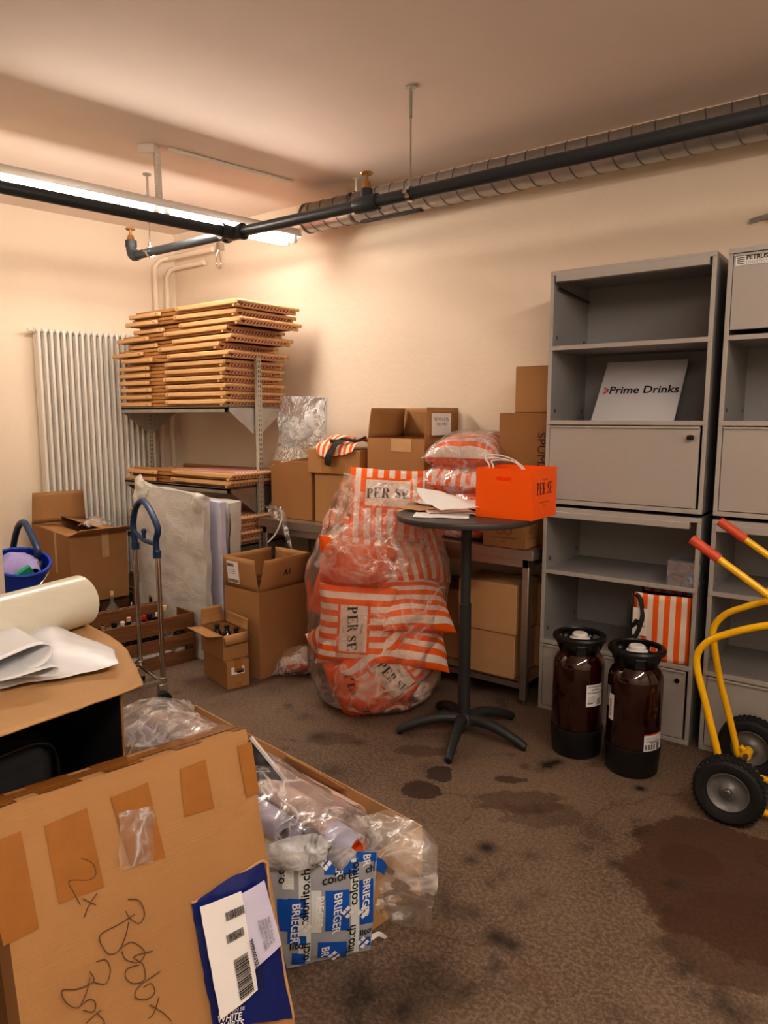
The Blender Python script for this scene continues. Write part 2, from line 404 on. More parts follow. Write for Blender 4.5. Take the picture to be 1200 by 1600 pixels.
    for px, py, r_, k in sm:
        p = gz(px, py)
        dx = t.math('SUBTRACT', sep.outputs[0], p.x); dy = t.math('SUBTRACT', sep.outputs[1], p.y)
        d2 = t.math('ADD', t.math('MULTIPLY', dx, dx), t.math('MULTIPLY', dy, dy))
        g = t.math('MULTIPLY', t.math('EXPONENT', t.math('MULTIPLY', d2, -1/(r_*r_*.55))), k)
        tot = g if tot is None else t.math('ADD', tot, g)
    tot = t.math('MULTIPLY', tot, t.ramp(wob, .3, .6))
    extra = t.math('MULTIPLY', t.ramp(t.noise(v, 5.0, 5, .65), .57, .74), .62)
    c = t.mix(t.math('ADD', t.math('MULTIPLY', tot, 1.5), extra, clamp=True), c, (.016, .011, .007))
    rgh = t.math('ADD', .55, t.math('MULTIPLY', grain, .25))
    t.bsdf(Base_Color=c, Roughness=rgh, Specular_IOR_Level=.4, Normal=t.bump(t.math('ADD', grain, t.math('MULTIPLY', fine, .5)), .25, .004)); return t.m
MF = floormat()
XL = -5.25
def LP(s, off=0, z=0): p = Vector((XL, YB, 0))+LD*s+LN*off; return Vector((p.x, p.y, z))
XR, YF = 2.6, -2.6
sF = (YF-YB)/.983
def struct(name, mb, m, **k): return mb.build(name, m, None, kind='structure', **k)
lp0, lp1 = LP(.3), LP(sF-.3)
struct('floor', MB().box(-7.2, XR+.2, YF-.2, YB+.2, -.1, 0), MF)
struct('ceiling', MB().box(-7.2, XR+.2, YF-.2, YB+.2, CEIL, CEIL+.1), MC)
struct('wall_back', MB().box(-5.6, XR+.2, YB, YB+.15, 0, CEIL), MW)
struct('wall_right', MB().box(XR, XR+.15, YF, YB, 0, CEIL), MW)
struct('wall_front', MB().box(-7.0, XR+.2, YF-.15, YF, 0, CEIL), MW)
w = MB(); a, b = LP(0), LP(sF); c, d = LP(sF, -.15), LP(0, -.15)
w.add([a, b, c, d]+[p+Vector((0, 0, CEIL)) for p in (a, b, c, d)], [(0, 1, 2, 3), (4, 5, 6, 7), (0, 1, 5, 4), (1, 2, 6, 5), (2, 3, 7, 6), (3, 0, 4, 7)])
struct('wall_left', w, MW)
w = MB(); p = Vector((-3.43, 1.59, 0)); q = p-LN*2.4; r_ = q-LD*.5; s_ = p-LD*.5
w.add([p, q, r_, s_]+[k+Vector((0, 0, CEIL)) for k in (p, q, r_, s_)], [(0, 1, 2, 3), (4, 5, 6, 7), (0, 1, 5, 4), (1, 2, 6, 5), (2, 3, 7, 6), (3, 0, 4, 7)])
struct('wall_pier', w, MW)

# ------------------------------------------------------------ camera
cam = bpy.data.cameras.new('camera'); co = bpy.data.objects.new('camera', cam); COL.objects.link(co)
co.location = (0, 0, CH); co.rotation_euler = (PI/2-PT, 0, math.atan2(-WX[1], WN[1]))
co.rotation_euler = (PI/2-PT, 0, math.atan2(TW.x, -TW.y))
cam.sensor_fit = 'HORIZONTAL'; cam.sensor_width = 36; cam.lens = F/1200*36; cam.clip_start = .02
SC.camera = co
SC.cycles.max_bounces = 7; SC.cycles.diffuse_bounces = 4; SC.cycles.glossy_bounces = 3; SC.cycles.transmission_bounces = 4; SC.cycles.transparent_max_bounces = 16; SC.cycles.use_light_tree = False; SC.cycles.adaptive_threshold = .02
SC.view_settings.view_transform = 'Standard'; SC.view_settings.look = 'Medium High Contrast'
SC.view_settings.exposure = 0
wd = bpy.data.worlds.new('world'); SC.world = wd; wd.use_nodes = True; wd.node_tree.nodes['Background'].inputs[0].default_value = (.9, .75, .6, 1); wd.node_tree.nodes['Background'].inputs[1].default_value = .01

# ------------------------------------------------------------ radiator
rad = thing('radiator', 'tall white column radiator on the left wall', 'radiator', LP(-1.22, .10, 0), LZ)
rad.rotation_euler = (0, 0, math.atan2(.983, .183))
# local x runs along the wall towards the corner, local y away from the room
colm = None
for i in range(20):
    x = .023+i*.046
    if colm is None:
        mb = MB()
        for y in (-.045, 0, .045): mb.tube([(0, y, .29), (0, y, .33), (0, y, 2.22), (0, y, 2.26)], [.0125]*4, 10)
        for z in (.30, 2.245): mb.tube([(0, -.05, z), (0, .05, z)], .017, 10); mb.tube([(-.021, 0, z), (.021, 0, z)], .021, 12)
        colm = mb.build('radiator_column', M['white'], rad); cc = colm
    else:
        cc = colm.copy(); COL.objects.link(cc)
    cc.location = (x, 0, 0)
MB().tube([(-.03, 0, 2.245), (.01, 0, 2.245)], .012, 10).tube([(-.04, 0, 2.245), (-.03, 0, 2.245)], .016, 10).build('end_plug', M['white'], rad)
MB().box(.2, .22, .04, .10, .5, .54).box(.7, .72, .04, .10, .5, .54).box(.2, .22, .04, .10, 2.1, 2.14).box(.7, .72, .04, .10, 2.1, 2.14).box(.05, .08, -.02, .02, 0, .3).box(.83, .86, -.02, .02, 0, .3).build('wall_bracket', M['white'], rad)
# ------------------------------------------------------------ pipes in the corner
for i, (px, zt, xe, lab) in enumerate(((250, 2.93, -4.62, 'painted riser pipe in the corner, the left and longer of the pair'), (263, 2.86, -4.80, 'painted riser pipe in the corner, the right one of the pair'))):
    p = LP(-.205 if i == 0 else -.10, .045); yy = YB-.05-(.06 if i == 0 else 0)
    pts = [(p.x, p.y, 0), (p.x, p.y, zt-.08), (p.x+.02, (p.y+yy)/2, zt-.02), (p.x+.08, yy, zt), (xe, yy, zt)]
    t = thing('riser_pipe', lab, 'pipe', (p.x, p.y, 0))
    MB().tube([Vector(q)-Vector((p.x, p.y, 0)) for q in pts], .021, 12).build('pipe_tube', MW, t)
    for z in (.9, 1.9, 2.3): MB().tube([(0, 0, z-.01), (0, 0, z+.01)], .026, 12).bar((0, 0, z), tuple(-LN*.04+Vector((0, 0, z))), .012, .012).build('pipe_clip', MW, t)
h = gy(345, 390, 4.03)
tag(MB().box(h.x-.02, h.x+.02, h.y-.03, YB, h.z-.01, h.z+.05).tube(spline([(h.x, h.y-.02, h.z), (h.x-.02, h.y-.03, h.z-.05), (h.x-.03, h.y-.02, h.z-.12), (h.x, h.y-.02, h.z-.15), (h.x+.02, h.y-.02, h.z-.1), (h.x, h.y-.02, h.z-.02)], 5), .005, 8).build('wall_hook', M['chrome']), 'small metal hook hanging below the painted pipes', 'hook')
# ------------------------------------------------------------ light fitting
def FX(s, off=0, z=2.8): return Vector((-3.638, 2.714, z))+LD*s+LN*off
def fitting(name, s0, s1, base, label, cat='light fitting'):
    L = s1-s0; c = base+LD*(s0+s1)/2
    t = thing(name, label, cat, (c.x, c.y, base.z), math.atan2(.983, .183))
    hl = L/2; prof = [(-.088, -.008), (-.052, .045), (-.03, .05), (.03, .05), (.052, .045), (.088, -.008)]
    mb = MB(); mb.grid([[Vector((x, y, z)) for y, z in prof] for x in (-hl, hl)]); 
    mb.build('reflector', M['whitep'], t, solid=.003)
    MB().box(-hl, hl, -.03, .03, -.012, .048).build('housing', M['whitep'], t, bevel=.003)
    MB().box(-hl-.004, -hl, -.085, .085, -.012, .05).box(hl, hl+.004, -.085, .085, -.012, .05).build('end_cap', M['whitep'], t)
    for x in ((-hl*.55, hl*.55) if hl > 1.5 else ()): MB().cyl((x, 0, .04), (x, 0, CEIL-base.z), .003, 6).build('hanger_wire', M['galv'], t)
    n = max(1, round(L/1.2)); seg = L/n
    for k in range(n):
        for y in (-.055, .055):
            x0 = -hl+k*seg+.02; x1 = x0+seg-.04
            MB().cyl((x0+.03, y, -.035), (x1-.03, y, -.035), .0135, 14).build('fluorescent_tube', M['tube'], t)
            MB().cyl((x0, y, -.035), (x0+.03, y, -.035), .016, 12).cyl((x1-.03, y, -.035), (x1, y, -.035), .016, 12).box(x0, x0+.02, y-.01, y+.01, -.035, 0).box(x1-.02, x1, y-.01, y+.01, -.035, 0).build('lamp_holder', M['whitep'], t)
    return t
fitting('fluorescent_light', -1.0, .96, FX(0, 0, 2.80), 'lit twin fluorescent strip light hanging below the ceiling')
fitting('fluorescent_light', -2.4, 2.2, Vector((.55, .2, 2.95)), 'lit twin fluorescent strip light behind the viewpoint, nearer the right')
# its cable
c0 = Vector((-3.638, 2.714, 0))
mb = MB(); pts = []
for i in range(220):
    a = i*.9; z = 2.85+i*(3.11-2.85)/219; pts.append((c0.x+.017*math.cos(a), c0.y+.017*math.sin(a), z))
mb.tube(pts, .005, 6); mb.tube([(c0.x, c0.y, 2.82), (c0.x, c0.y, 3.12)], .014, 10)
tag(mb.build('flexible_conduit', M['white']), 'ribbed flexible conduit dropping from ceiling box to the strip light', 'conduit')
mb = MB().box(-.05, .05, -.04, .04, CEIL-.05, CEIL); o = mb.build('junction_box', M['white'], bevel=.004); o.location = (c0.x-.04, c0.y-.03, 0); o.rotation_euler.z = .5
tag(o, 'small cream junction box fixed on the ceiling above strip light', 'junction box')
e0, e1 = gz(262, 232, CEIL-.012), gz(457, 285, CEIL-.012)
tag(MB().tube([e0, e1], .011, 10).build('ceiling_conduit', M['white']), 'thin straight white conduit running along the ceiling', 'conduit')
# ------------------------------------------------------------ dark pipe run
PY, PZ = 2.97, 2.665
run = thing('sprinkler_pipe', 'dark grey pipe run hung below the ceiling with valves and a tee', 'pipe', (-2.0, PY, PZ))
def L_(p): return Vector(p)-Vector((-2.0, PY, PZ))
xl = gy(208, 392, PY).x; xt = -3.29; rp = .030
MB().tube([L_((xl+.02, PY, PZ)), L_((xt, PY, PZ))], .027, 18).build('branch_pipe', M['pipe'], run)
MB().tube([L_((xt, PY, PZ)), L_((XR, PY, PZ))], rp, 20).build('main_pipe', M['pipe'], run)
tt = Vector((xt, PY, PZ)); MB().tube([L_(tt), L_(tt-LD*1.36)], rp, 20).build('cross_pipe', M['pipe'], run)
MB().tube([L_((xt-.07, PY, PZ)), L_((xt+.08, PY, PZ))], .040, 18).tube([L_(tt), L_(tt-LD*.09)], .040, 18).tube([L_((xt-.075, PY, PZ)), L_((xt-.055, PY, PZ))], .046, 18).tube([L_((xt+.065, PY, PZ)), L_((xt+.085, PY, PZ))], .046, 18).tube([L_(tt-LD*.09), L_(tt-LD*.07)], .046, 18).build('tee_joint', M['pipe'], run)
el = spline([(xl+.05, PY, PZ), (xl+.01, PY, PZ), (xl-.015, PY, PZ+.025), (xl-.02, PY, PZ+.08)], 6)
MB().tube([L_(p) for p in el], .034, 16).tube([L_((xl-.02, PY, PZ+.06)), L_((xl-.02, PY, PZ+.10))], .038, 16).build('elbow_joint', M['pipe'], run)
def valve(x, z0, mbig):
    v = MB().tube([L_((x, PY, z0)), L_((x, PY, z0+.035))], [.026, .018], 14).tube([L_((x, PY, z0+.03)), L_((x, PY, z0+.075))], .008, 10).build('valve_stem', M['brass'], run)
    ring = [L_((x+.027*math.cos(a), PY+.027*math.sin(a), z0+.075)) for a in [2*PI*k/20 for k in range(20)]]
    mb = MB().tube(ring, .0055, 8, closed=True)
    for a in (0, PI/2): mb.tube([L_((x-.027*math.cos(a), PY-.027*math.sin(a), z0+.075)), L_((x+.027*math.cos(a), PY+.027*math.sin(a), z0+.075))], .004, 6)
    mb.build('valve_wheel', M['brass'], v)
valve(xl-.02, PZ+.10, 0)
xv = gy(573, 312, PY).x
MB().tube([L_((xv-.07, PY, PZ)), L_((xv-.05, PY, PZ)), L_((xv+.05, PY, PZ)), L_((xv+.07, PY, PZ))], [.040, .044, .044, .040], 18).tube([L_((xv, PY, PZ)), L_((xv, PY, PZ+.07))], [.034, .03], 14).build('valve_body', M['pipe'], run)
valve(xv, PZ+.07, 0)
for x in (-4.095, -2.037):
    t = thing('pipe_hanger', 'threaded rod hanger with clamp holding the dark pipe ' + ('beside its left end' if x < -3 else 'right of its brass valve'), 'pipe hanger', (x, PY, CEIL))
    MB().cyl((0, 0, PZ-CEIL+.03), (0, 0, 0), .005, 8).build('rod', M['chrome'], t)
    MB().cyl((0, 0, -.02), (0, 0, -.14), .008, 8).cyl((0, 0, -.008), (0, 0, 0), .026, 20).build('ceiling_plate', M['galv'], t)
    q = rp+.006 if x > -3 else .033
    MB().tube([(-.012, 0, PZ-CEIL), (.012, 0, PZ-CEIL)], q, 18).tube([(0, 0, PZ-CEIL+.03), (0, 0, PZ-CEIL+.06)], .010, 8).box(-.012, .012, -q-.015, -q+.005, PZ-CEIL-.008, PZ-CEIL+.008).box(-.012, .012, q-.005, q+.015, PZ-CEIL-.008, PZ-CEIL+.008).build('clamp', M['chrome'], t)
# ------------------------------------------------------------ spiral duct
DR, DY, DZ = .094, YB-.21, 2.965
dx0 = gy(481, 336, DY).x
d = thing('spiral_duct', 'galvanised spiral ventilation duct along the back wall under the ceiling', 'duct', (dx0, DY, DZ))
Ld = XR-dx0-.01
MB().tube([(0, 0, 0), (Ld, 0, 0)], DR, 40, caps=False).tube([(.004, 0, 0), (.006, 0, 0)], DR-.003, 40).build('duct_tube', M['galv'], d)
mb = MB(); pts = []
n = int(Ld/.115)
for i in range(n*24):
    a = 2*PI*i/24; pts.append((.02+.115*i/24, (DR+.001)*math.cos(a), (DR+.001)*math.sin(a)))
mb.tube(pts, .0038, 5).build('seam', M['steel_d'], d)
MB().tube([(0, 0, 0), (.015, 0, 0)], DR+.004, 40, caps=False).build('end_rim', M['steel_d'], d, solid=.004)
xb = .43
MB().tube([(xb-.012, 0, 0), (xb+.012, 0, 0)], DR+.006, 40, caps=False).build('band_clamp', M['steel_d'], d)
g = MB(); 
for a0 in (-1.75,):
    for k in range(6):
        a = a0+k*.07; g.box(xb+.05, xb+.52, (DR+.004)*math.cos(a)-.002, (DR+.004)*math.cos(a)+.002, (DR+.004)*math.sin(a)-.006, (DR+.004)*math.sin(a)+.004)
g.build('vent_slot', M['black'], d)
t = tag(MB().cyl((dx0+xb, DY, DZ+DR), (dx0+xb, DY, CEIL), .009, 10).cyl((dx0+xb, DY, CEIL-.006), (dx0+xb, DY, CEIL), .022, 16).build('duct_hanger', M['white']), 'short rod hanging the left end of the spiral duct', 'duct hanger')
p = gy(1190, 341, YB)
tag(MB().bar((p.x-.05, YB-.012, p.z-.01), (p.x+.09, YB-.02, p.z+.012), .012, .02).box(p.x+.05, p.x+.09, YB-.05, YB, p.z-.02, p.z+.03).build('wall_bracket', M['galv']), 'small metal bracket on the back wall above the right cabinet', 'bracket')

# ------------------------------------------------------------ shelving rack
SX0, SX1, SY0, SY1 = -4.97, -3.76, 3.28, 3.82
rk = thing('metal_rack', 'grey slotted-post shelving rack carrying the folded deckchairs', 'shelving rack', (-4.36, 3.55, 0))
def K(x, y, z): return (x+4.36, y-3.55, z)
def postmat():
    t = NT('slotted_post'); v = t.obj(); s = t.n('SeparateXYZ'); t.set(s, 'Vector', v)
    a = t.math('LESS_THAN', t.math('FRACT', t.math('DIVIDE', s.outputs[2], .034)), .55)
    b = t.math('LESS_THAN', t.math('ABSOLUTE', t.math('SUBTRACT', t.math('ABSOLUTE', s.outputs[1]), .0085)), .0028)
    c = t.mix(t.math('MULTIPLY', a, b), (.46, .44, .37), (.03, .03, .03))
    t.bsdf(Base_Color=c, Roughness=.45, Metallic=.3); return t.m
M['post'] = postmat()
for x in (-3.725, -4.995):
    o = MB().box(-.012, .012, -.022, .022, 0, 2.03).build('slotted_post', M['post'], rk); o.location = K(x, 3.55, 0)
for z in (1.665, 1.105, .69):
    MB().box(*[v for v in (SX0+4.36, SX1+4.36)], SY0-3.55, SY1-3.55, z-.012, z+.004).box(SX0+4.36, SX1+4.36, SY0-3.55, SY0-3.55+.012, z-.035, z).box(SX0+4.36, SX1+4.36, SY1-3.562, SY1-3.55, z-.035, z).box(SX1+4.348, SX1+4.36, SY0-3.55, SY1-3.55, z-.035, z).build('shelf', M['steel_d'] if z < 1 else M['galv'], rk)
    for x in (-3.745, -4.985):
        for sg in (-1, 1):
            mb = MB(); y1 = sg*.255; X = x+4.36
            mb.add([(X-.002, sg*.02, z-.004), (X-.002, y1, z-.004), (X-.002, y1, z-.03), (X-.002, sg*.02, z-.20), (X+.002, sg*.02, z-.004), (X+.002, y1, z-.004), (X+.002, y1, z-.03), (X+.002, sg*.02, z-.20)],
                   [(0, 1, 2, 3), (7, 6, 5, 4), (0, 4, 5, 1), (1, 5, 6, 2), (2, 6, 7, 3), (3, 7, 4, 0)])
            mb.build('shelf_bracket', M['galv'], rk)
# ------------------------------------------------------------ deckchairs
M['deck'] = stripes('red_striped_canvas', 1, .030, .5, (.42, .03, .025), (.80, .70, .62), bmp=.1)
def deckchair():
    t = thing('folded_deckchair', 'x', 'deckchair')
    L, W = 1.20, .56; h = .0225; a = dict(bevel=.006)
    for y in (-W/2+.0125, W/2-.0125):                                  # outer frame, in two visible lengths
        MB().box(-L/2, -L/2+.37, y-.0125, y+.0125, .003, .033).build('side_rail', M['wood'], t, **a)
        MB().box(-.04, L/2, y-.0125, y+.0125, .016, .047).build('arm_rail', M['wood'], t, **a)
    for y in (-W/2+.042, W/2-.042):                                    # inner frames sit back from the edge
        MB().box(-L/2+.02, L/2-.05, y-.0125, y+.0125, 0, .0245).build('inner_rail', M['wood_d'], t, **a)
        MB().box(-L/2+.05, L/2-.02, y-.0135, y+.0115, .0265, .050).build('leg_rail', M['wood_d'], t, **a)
    for x, z in ((L/2-.002, .036), (L/2-.035, .012), (-L/2+.03, .014), (.0, .03)):
        MB().cyl((x, -W/2+.005, z), (x, W/2+.02 if x > .4 else W/2-.005, z), .0125, 12).build('crossbar', M['wood'], t)
    P = [[Vector((x, y, z)) for y in (-W/2+.055, W/2-.055)] for x, z in ((-L/2+.05, .015), (-.3, .035), (.0, .046), (.35, .048), (L/2-.02, .0505), (L/2-.004, .042), (L/2-.006, .022), (L/2-.04, .0))]
    MB().grid(P).build('canvas_sling', M['deck'], t, solid=.002)
    mb = MB()
    for y in (-W/2-.0005, W/2+.0005):
        for x, z in ((-L/2+.34, .018), (-.01, .031)): mb.cyl((x, y-.001, z), (x, y+.001, z), .005, 8)
    mb.build('bolt', M['steel_d'], t)
    return t
dc = deckchair(); first = True
Z0 = 1.672; n = 0; stack = []
for i in range(6): stack.append((-4.37+random.uniform(-.012, .012), 3.55+random.uniform(-.008, .008), Z0+i*.0535, 0, 0, random.uniform(-.008, .008), 0))
tops = [(-4.38, .0, .0), (-4.28, .10, -.01), (-4.40, -.025, .015), (-4.34, .03, -.015), (-4.30, -.02, .02), (-4.36, .02, .02), (-4.27, .02, -.02), (-4.25, -.01, .01)]
z = Z0+6*.0535+.002
offs = [(-4.30, .00), (-4.42, .02), (-4.28, -.03), (-4.36, .03), (-4.20, -.02), (-4.24, .02), (-4.19, -.01)]
for i, (x, rz) in enumerate(offs): stack.append((x, 3.55+random.uniform(-.02, .02), z+i*.0535, (-.016 if i in (1, 3) else 0), 0, rz, i % 2))
ORD = ['lowest', 'second', 'third', 'fourth', 'fifth', 'sixth', 'seventh', 'eighth', 'ninth', 'tenth', 'eleventh', 'twelfth', 'topmost']
for i, (x, y, z, ry, rx, rz, fl) in enumerate(stack):
    lab = ('folded beech deckchair, %s of the tall stack%s' % (ORD[i], ' counted from below' if 0 < i < 12 else ' on the top rack shelf')).replace('  ', ' ')
    rot = (rx, ry, rz)
    if first: o = dc; o.location = (x, y, z); o.rotation_euler = rot; o['label'] = lab; o['group'] = 'deckchairs in the tall stack'; first = False
    else: o = dup(dc, (x, y, z), rot, lab, 'deckchairs in the tall stack')
dup(dc, (-4.34, 3.55, 1.112), (0, 0, 0), 'folded beech deckchair on the middle shelf, the lower of two', 'deckchairs on the middle shelf')
dup(dc, (-4.30, 3.53, 1.166), (0, 0, 0), 'folded beech deckchair on the middle shelf, the upper of two, striped canvas showing', 'deckchairs on the middle shelf')
for i in range(4): dup(dc, (-4.33+.02*(i % 2), 3.55, .697+i*.0535), (0, 0, 0), 'folded beech deckchair on the low shelf, %s of four' % ['lowest', 'second from below', 'third from below', 'topmost'][i], 'deckchairs on the low shelf')

# ------------------------------------------------------------ cartons
def carton(name, label, loc, rz, w, d, h, mat='card', flaps=(), closed=True, cat='carton', th=.005, rot=None, tape=True, group=None, inside=None, back_tape=False):
    """w along local x, d along local y; flaps = (side, angle from upright, length)"""
    t = thing(name, label, cat, loc, rz, group, rot); mm = M[mat]
    if closed:
        mb = MB().box(-w/2, w/2, -d/2, d/2, 0, h-.004); mb.build('carton_body', mm, t, bevel=.004)
        MB().box(-w/2+.001, w/2-.001, -d/2+.001, -.0015, h-.004, h).build('top_flap', mm, t, bevel=.0015)
        MB().box(-w/2+.001, w/2-.001, .0015, d/2-.001, h-.004, h).build('top_flap', mm, t, bevel=.0015)
        if tape: MB().box(-w/2-.0008, w/2+.0008, -.025, .025, h-.0005, h+.0008).box(w/2+.0001, w/2+.0012, -.025, .025, h-.07, h).box(-w/2-.0012, -w/2, -.025, .025, h-.07, h).build('packing_tape', M['tape'], t)
    else:
        mb = MB().box(-w/2, w/2, -d/2, d/2, 0, th).box(-w/2, w/2, -d/2, -d/2+th, th, h).box(-w/2, w/2, d/2-th, d/2, th, h).box(-w/2, -w/2+th, -d/2+th, d/2-th, th, h).box(w/2-th, w/2, -d/2+th, d/2-th, th, h)
        mb.build('carton_body', mm, t)
    for side, ang, ln in flaps:
        a = R(ang); sx = {'x+': (1, 0), 'x-': (-1, 0), 'y+': (0, 1), 'y-': (0, -1)}[side]
        half = (d if sx[0] else w)/2-.002; base = Vector((sx[0]*(w/2-.003), sx[1]*(d/2-.003), h)); al = Vector((-sx[1], sx[0], 0)); ou = Vector((sx[0], sx[1], 0))
        dr = ou*math.sin(a)+Vector((0, 0, 1))*math.cos(a); ins = .012*min(1, ln/.1)
        P = []
        for k in range(7):
            q = k/6; c_ = base+dr*ln*q+ou*.012*math.sin(q*PI)*(1 if ang > 20 else .3); hw = half-ins*q
            P.append([c_-al*hw, c_-al*hw*.33, c_+al*hw*.33, c_+al*hw])
        MB().grid(P).build('flap', mm, t, solid=.005)
    return t
# bench goods --------------------------------------------------
BZ = .885
bn = thing('steel_bench', 'long stainless steel workbench with undershelf against the back wall', 'workbench', (-2.63, 3.76, 0))
bx0, bx1, by0, by1 = -1.06, 1.05, -.28, .27
MB().box(bx0, bx1, by0, by1, BZ-.004, BZ).box(bx0, bx1, by0, by0+.004, BZ-.055, BZ).box(bx1-.004, bx1, by0, by1, BZ-.055, BZ).box(bx0, bx0+.004, by0, by1, BZ-.055, BZ).build('worktop', M['steel'], bn, bevel=.002)
MB().box(bx0+.03, bx1-.03, by0+.02, by0+.035, BZ-.10, BZ-.01).box(bx1-.05, bx1-.035, by0+.03, by1-.03, BZ-.10, BZ-.01).build('apron', M['steel'], bn)
MB().box(bx0+.03, bx1-.03, by0+.03, by1-.03, .125, .130).box(bx0+.03, bx1-.03, by0+.03, by0+.034, .09, .13).build('undershelf', M['steel'], bn)
for x in (bx0+.03, bx1-.07):
    for y in (by0+.02, by1-.06):
        lg = MB().box(x, x+.04, y, y+.04, .03, BZ-.05).build('leg', M['steel'], bn, bevel=.003)
        MB().cyl((x+.02, y+.02, 0), (x+.02, y+.02, .03), .013, 12).build('foot', M['steel_d'], lg)
def bb(x, y, z=0): return (x, y, z)
# A: tall closed carton on left end
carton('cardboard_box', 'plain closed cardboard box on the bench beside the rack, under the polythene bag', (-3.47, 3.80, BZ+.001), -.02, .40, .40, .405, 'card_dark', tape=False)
# B: two-part box with lid
carton('cardboard_box', 'cardboard box on the bench directly beneath the lidded box with striped cloth', (-3.05, 3.80, BZ+.001), 0, .40, .40, .33, 'card', tape=False)
tb = carton('cardboard_box', 'shallow worn cardboard box with striped orange cloth on top', (-3.08, 3.80, BZ+.335), .03, .44, .42, .165, 'card')
MB().box(-.1, .12, -.2115, -.2105, .005, .16).build('tape_patch', M['tape'], tb)
# C: open box
C = carton('cardboard_box', 'open cardboard box on the bench with upright flaps and a torn label', (-2.575, 3.80, BZ+.001), .04, .42, .42, .58, 'card', closed=False, flaps=(('y+', 2, .19), ('x-', -6, .19), ('x+', 3, .19), ('y-', -150, .12)))
MB().box(-.03, .12, -.2125, -.2110, .50, .58).build('tape_patch', M['tape_tan'], C)
lb = MB().box(.2245, .2252, -.15, .09, .60, .735).build('torn_label', M['paper'], C)
text('PER SE ITALIA SRL', .024, M['inkgrey'], lb, (.2260, -.03, .70), (PI/2, PI, PI/2)); text('23804 FORLI', .024, M['inkgrey'], lb, (.2260, -.03, .67), (PI/2, PI, PI/2))
# D, E right stack and F
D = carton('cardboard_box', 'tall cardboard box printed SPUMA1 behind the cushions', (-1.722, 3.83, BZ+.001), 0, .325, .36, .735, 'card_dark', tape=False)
text('SPUMA1', .062, M['ink'], D, (.095, -.1812, .50), (PI/2, PI/2, 0), shear=0, sx=1.15)
carton('cardboard_box', 'small cardboard box on top of the tall box, beside the grey cabinet', (-1.69, 3.85, BZ+.737), .0, .25, .30, .255, 'card', tape=False)
Fb = carton('cardboard_box', 'low cardboard box with printed round emblems at the bench corner', (-1.755, 3.565, BZ+.001), 0, .26, .165, .165, 'card')
def ringtxt(par, M4, s=1.0):
    mb = MB()
    for cx in (-.022*s, .022*s):
        for rr in (.020*s, .013*s):
            mb.grid([[M4 @ Vector((cx+(rr+q)*math.cos(a), (rr+q)*math.sin(a), 0)) for q in (0, .0022*s)] for a in [2*PI*k/24 for k in range(25)]])
    return mb.build('printed_emblem', M['pen'], par)
MX = Matrix.Translation((.0, -.0840, .095)) @ Matrix.Rotation(PI/2, 4, 'X'); ringtxt(Fb, MX, 1.1)
text('BLACK TANNENBAUM', .016, M['pen'], Fb, (0, -.0840, .055), (PI/2, 0, 0)); text('GIN', .016, M['pen'], Fb, (0, -.0840, .035), (PI/2, 0, 0))
MX = Matrix.Translation((.1315, 0, .095)) @ Matrix.Rotation(PI/2, 4, 'Z') @ Matrix.Rotation(PI/2, 4, 'X'); ringtxt(Fb, MX, .9); text('BLACK TANNENBAUM', .012, M['pen'], Fb, (.1315, 0, .055), (PI/2, 0, PI/2))
# undershelf boxes
carton('cardboard_box', 'cardboard box on the bench undershelf, bottom front of the right stack', (-1.86, 3.66, .131), 0, .33, .27, .255, 'card_light', tape=False)
carton('cardboard_box', 'cardboard box on the bench undershelf, top front of the right stack', (-1.87, 3.655, .387), 0, .37, .28, .285, 'card_light', tape=False)
carton('cardboard_box', 'cardboard box behind the bench leg, bottom of the rear stack', (-1.78, 3.90, .131), 0, .28, .19, .25, 'card_light', tape=False)
carton('cardboard_box', 'cardboard box behind the bench leg, top of the rear stack', (-1.76, 3.90, .382), 0, .30, .19, .25, 'card_light', tape=False)
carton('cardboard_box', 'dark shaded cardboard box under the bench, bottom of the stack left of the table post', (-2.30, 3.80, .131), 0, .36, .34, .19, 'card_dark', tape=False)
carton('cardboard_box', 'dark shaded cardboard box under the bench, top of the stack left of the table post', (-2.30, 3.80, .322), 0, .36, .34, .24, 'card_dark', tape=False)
for x, lab in ((-2.78, 'pale grey storage tub under the bench behind the cushion bag'),):
    tg = thing('storage_tub', lab, 'tub', (x, 3.8, .131)); MB().box(-.2, .2, -.15, .15, 0, .46).build('tub_body', M['vinyl'], tg, bevel=.02); MB().box(-.21, .21, -.16, .16, .461, .49).build('tub_lid', M['vinyl'], tg, bevel=.006)
# striped cloth on B
P = [[(-3.20, 3.572, BZ+.46), (-3.10, 3.568, BZ+.44), (-3.0, 3.570, BZ+.47), (-2.90, 3.575, BZ+.49)], [(-3.22, 3.60, BZ+.525), (-3.10, 3.60, BZ+.535), (-3.0, 3.60, BZ+.53), (-2.89, 3.60, BZ+.535)], [(-3.25, 3.72, BZ+.56), (-3.10, 3.71, BZ+.59), (-3.0, 3.71, BZ+.56), (-2.88, 3.70, BZ+.57)], [(-3.23, 3.86, BZ+.535), (-3.10, 3.88, BZ+.56), (-3.0, 3.87, BZ+.54), (-2.89, 3.86, BZ+.55)]]
M['cloth_s'] = stripes('orange_striped_canvas', 0, .045, .5, ORG, CRM)
st = thing('striped_cloth', 'crumpled orange and white striped cloth with black trim on the lidded box', 'cloth', (0, 0, 0))
MB().grid(patch(P, 10, .012, 9, 3)).build('folded_cloth', M['cloth_s'], st, solid=.004)
P = [[(-3.12, 3.555, BZ+.40), (-3.07, 3.552, BZ+.39)], [(-3.10, 3.552, BZ+.47), (-3.04, 3.55, BZ+.47)], [(-3.05, 3.575, BZ+.545), (-3.0, 3.57, BZ+.54)], [(-2.93, 3.60, BZ+.57), (-2.90, 3.63, BZ+.58)]]
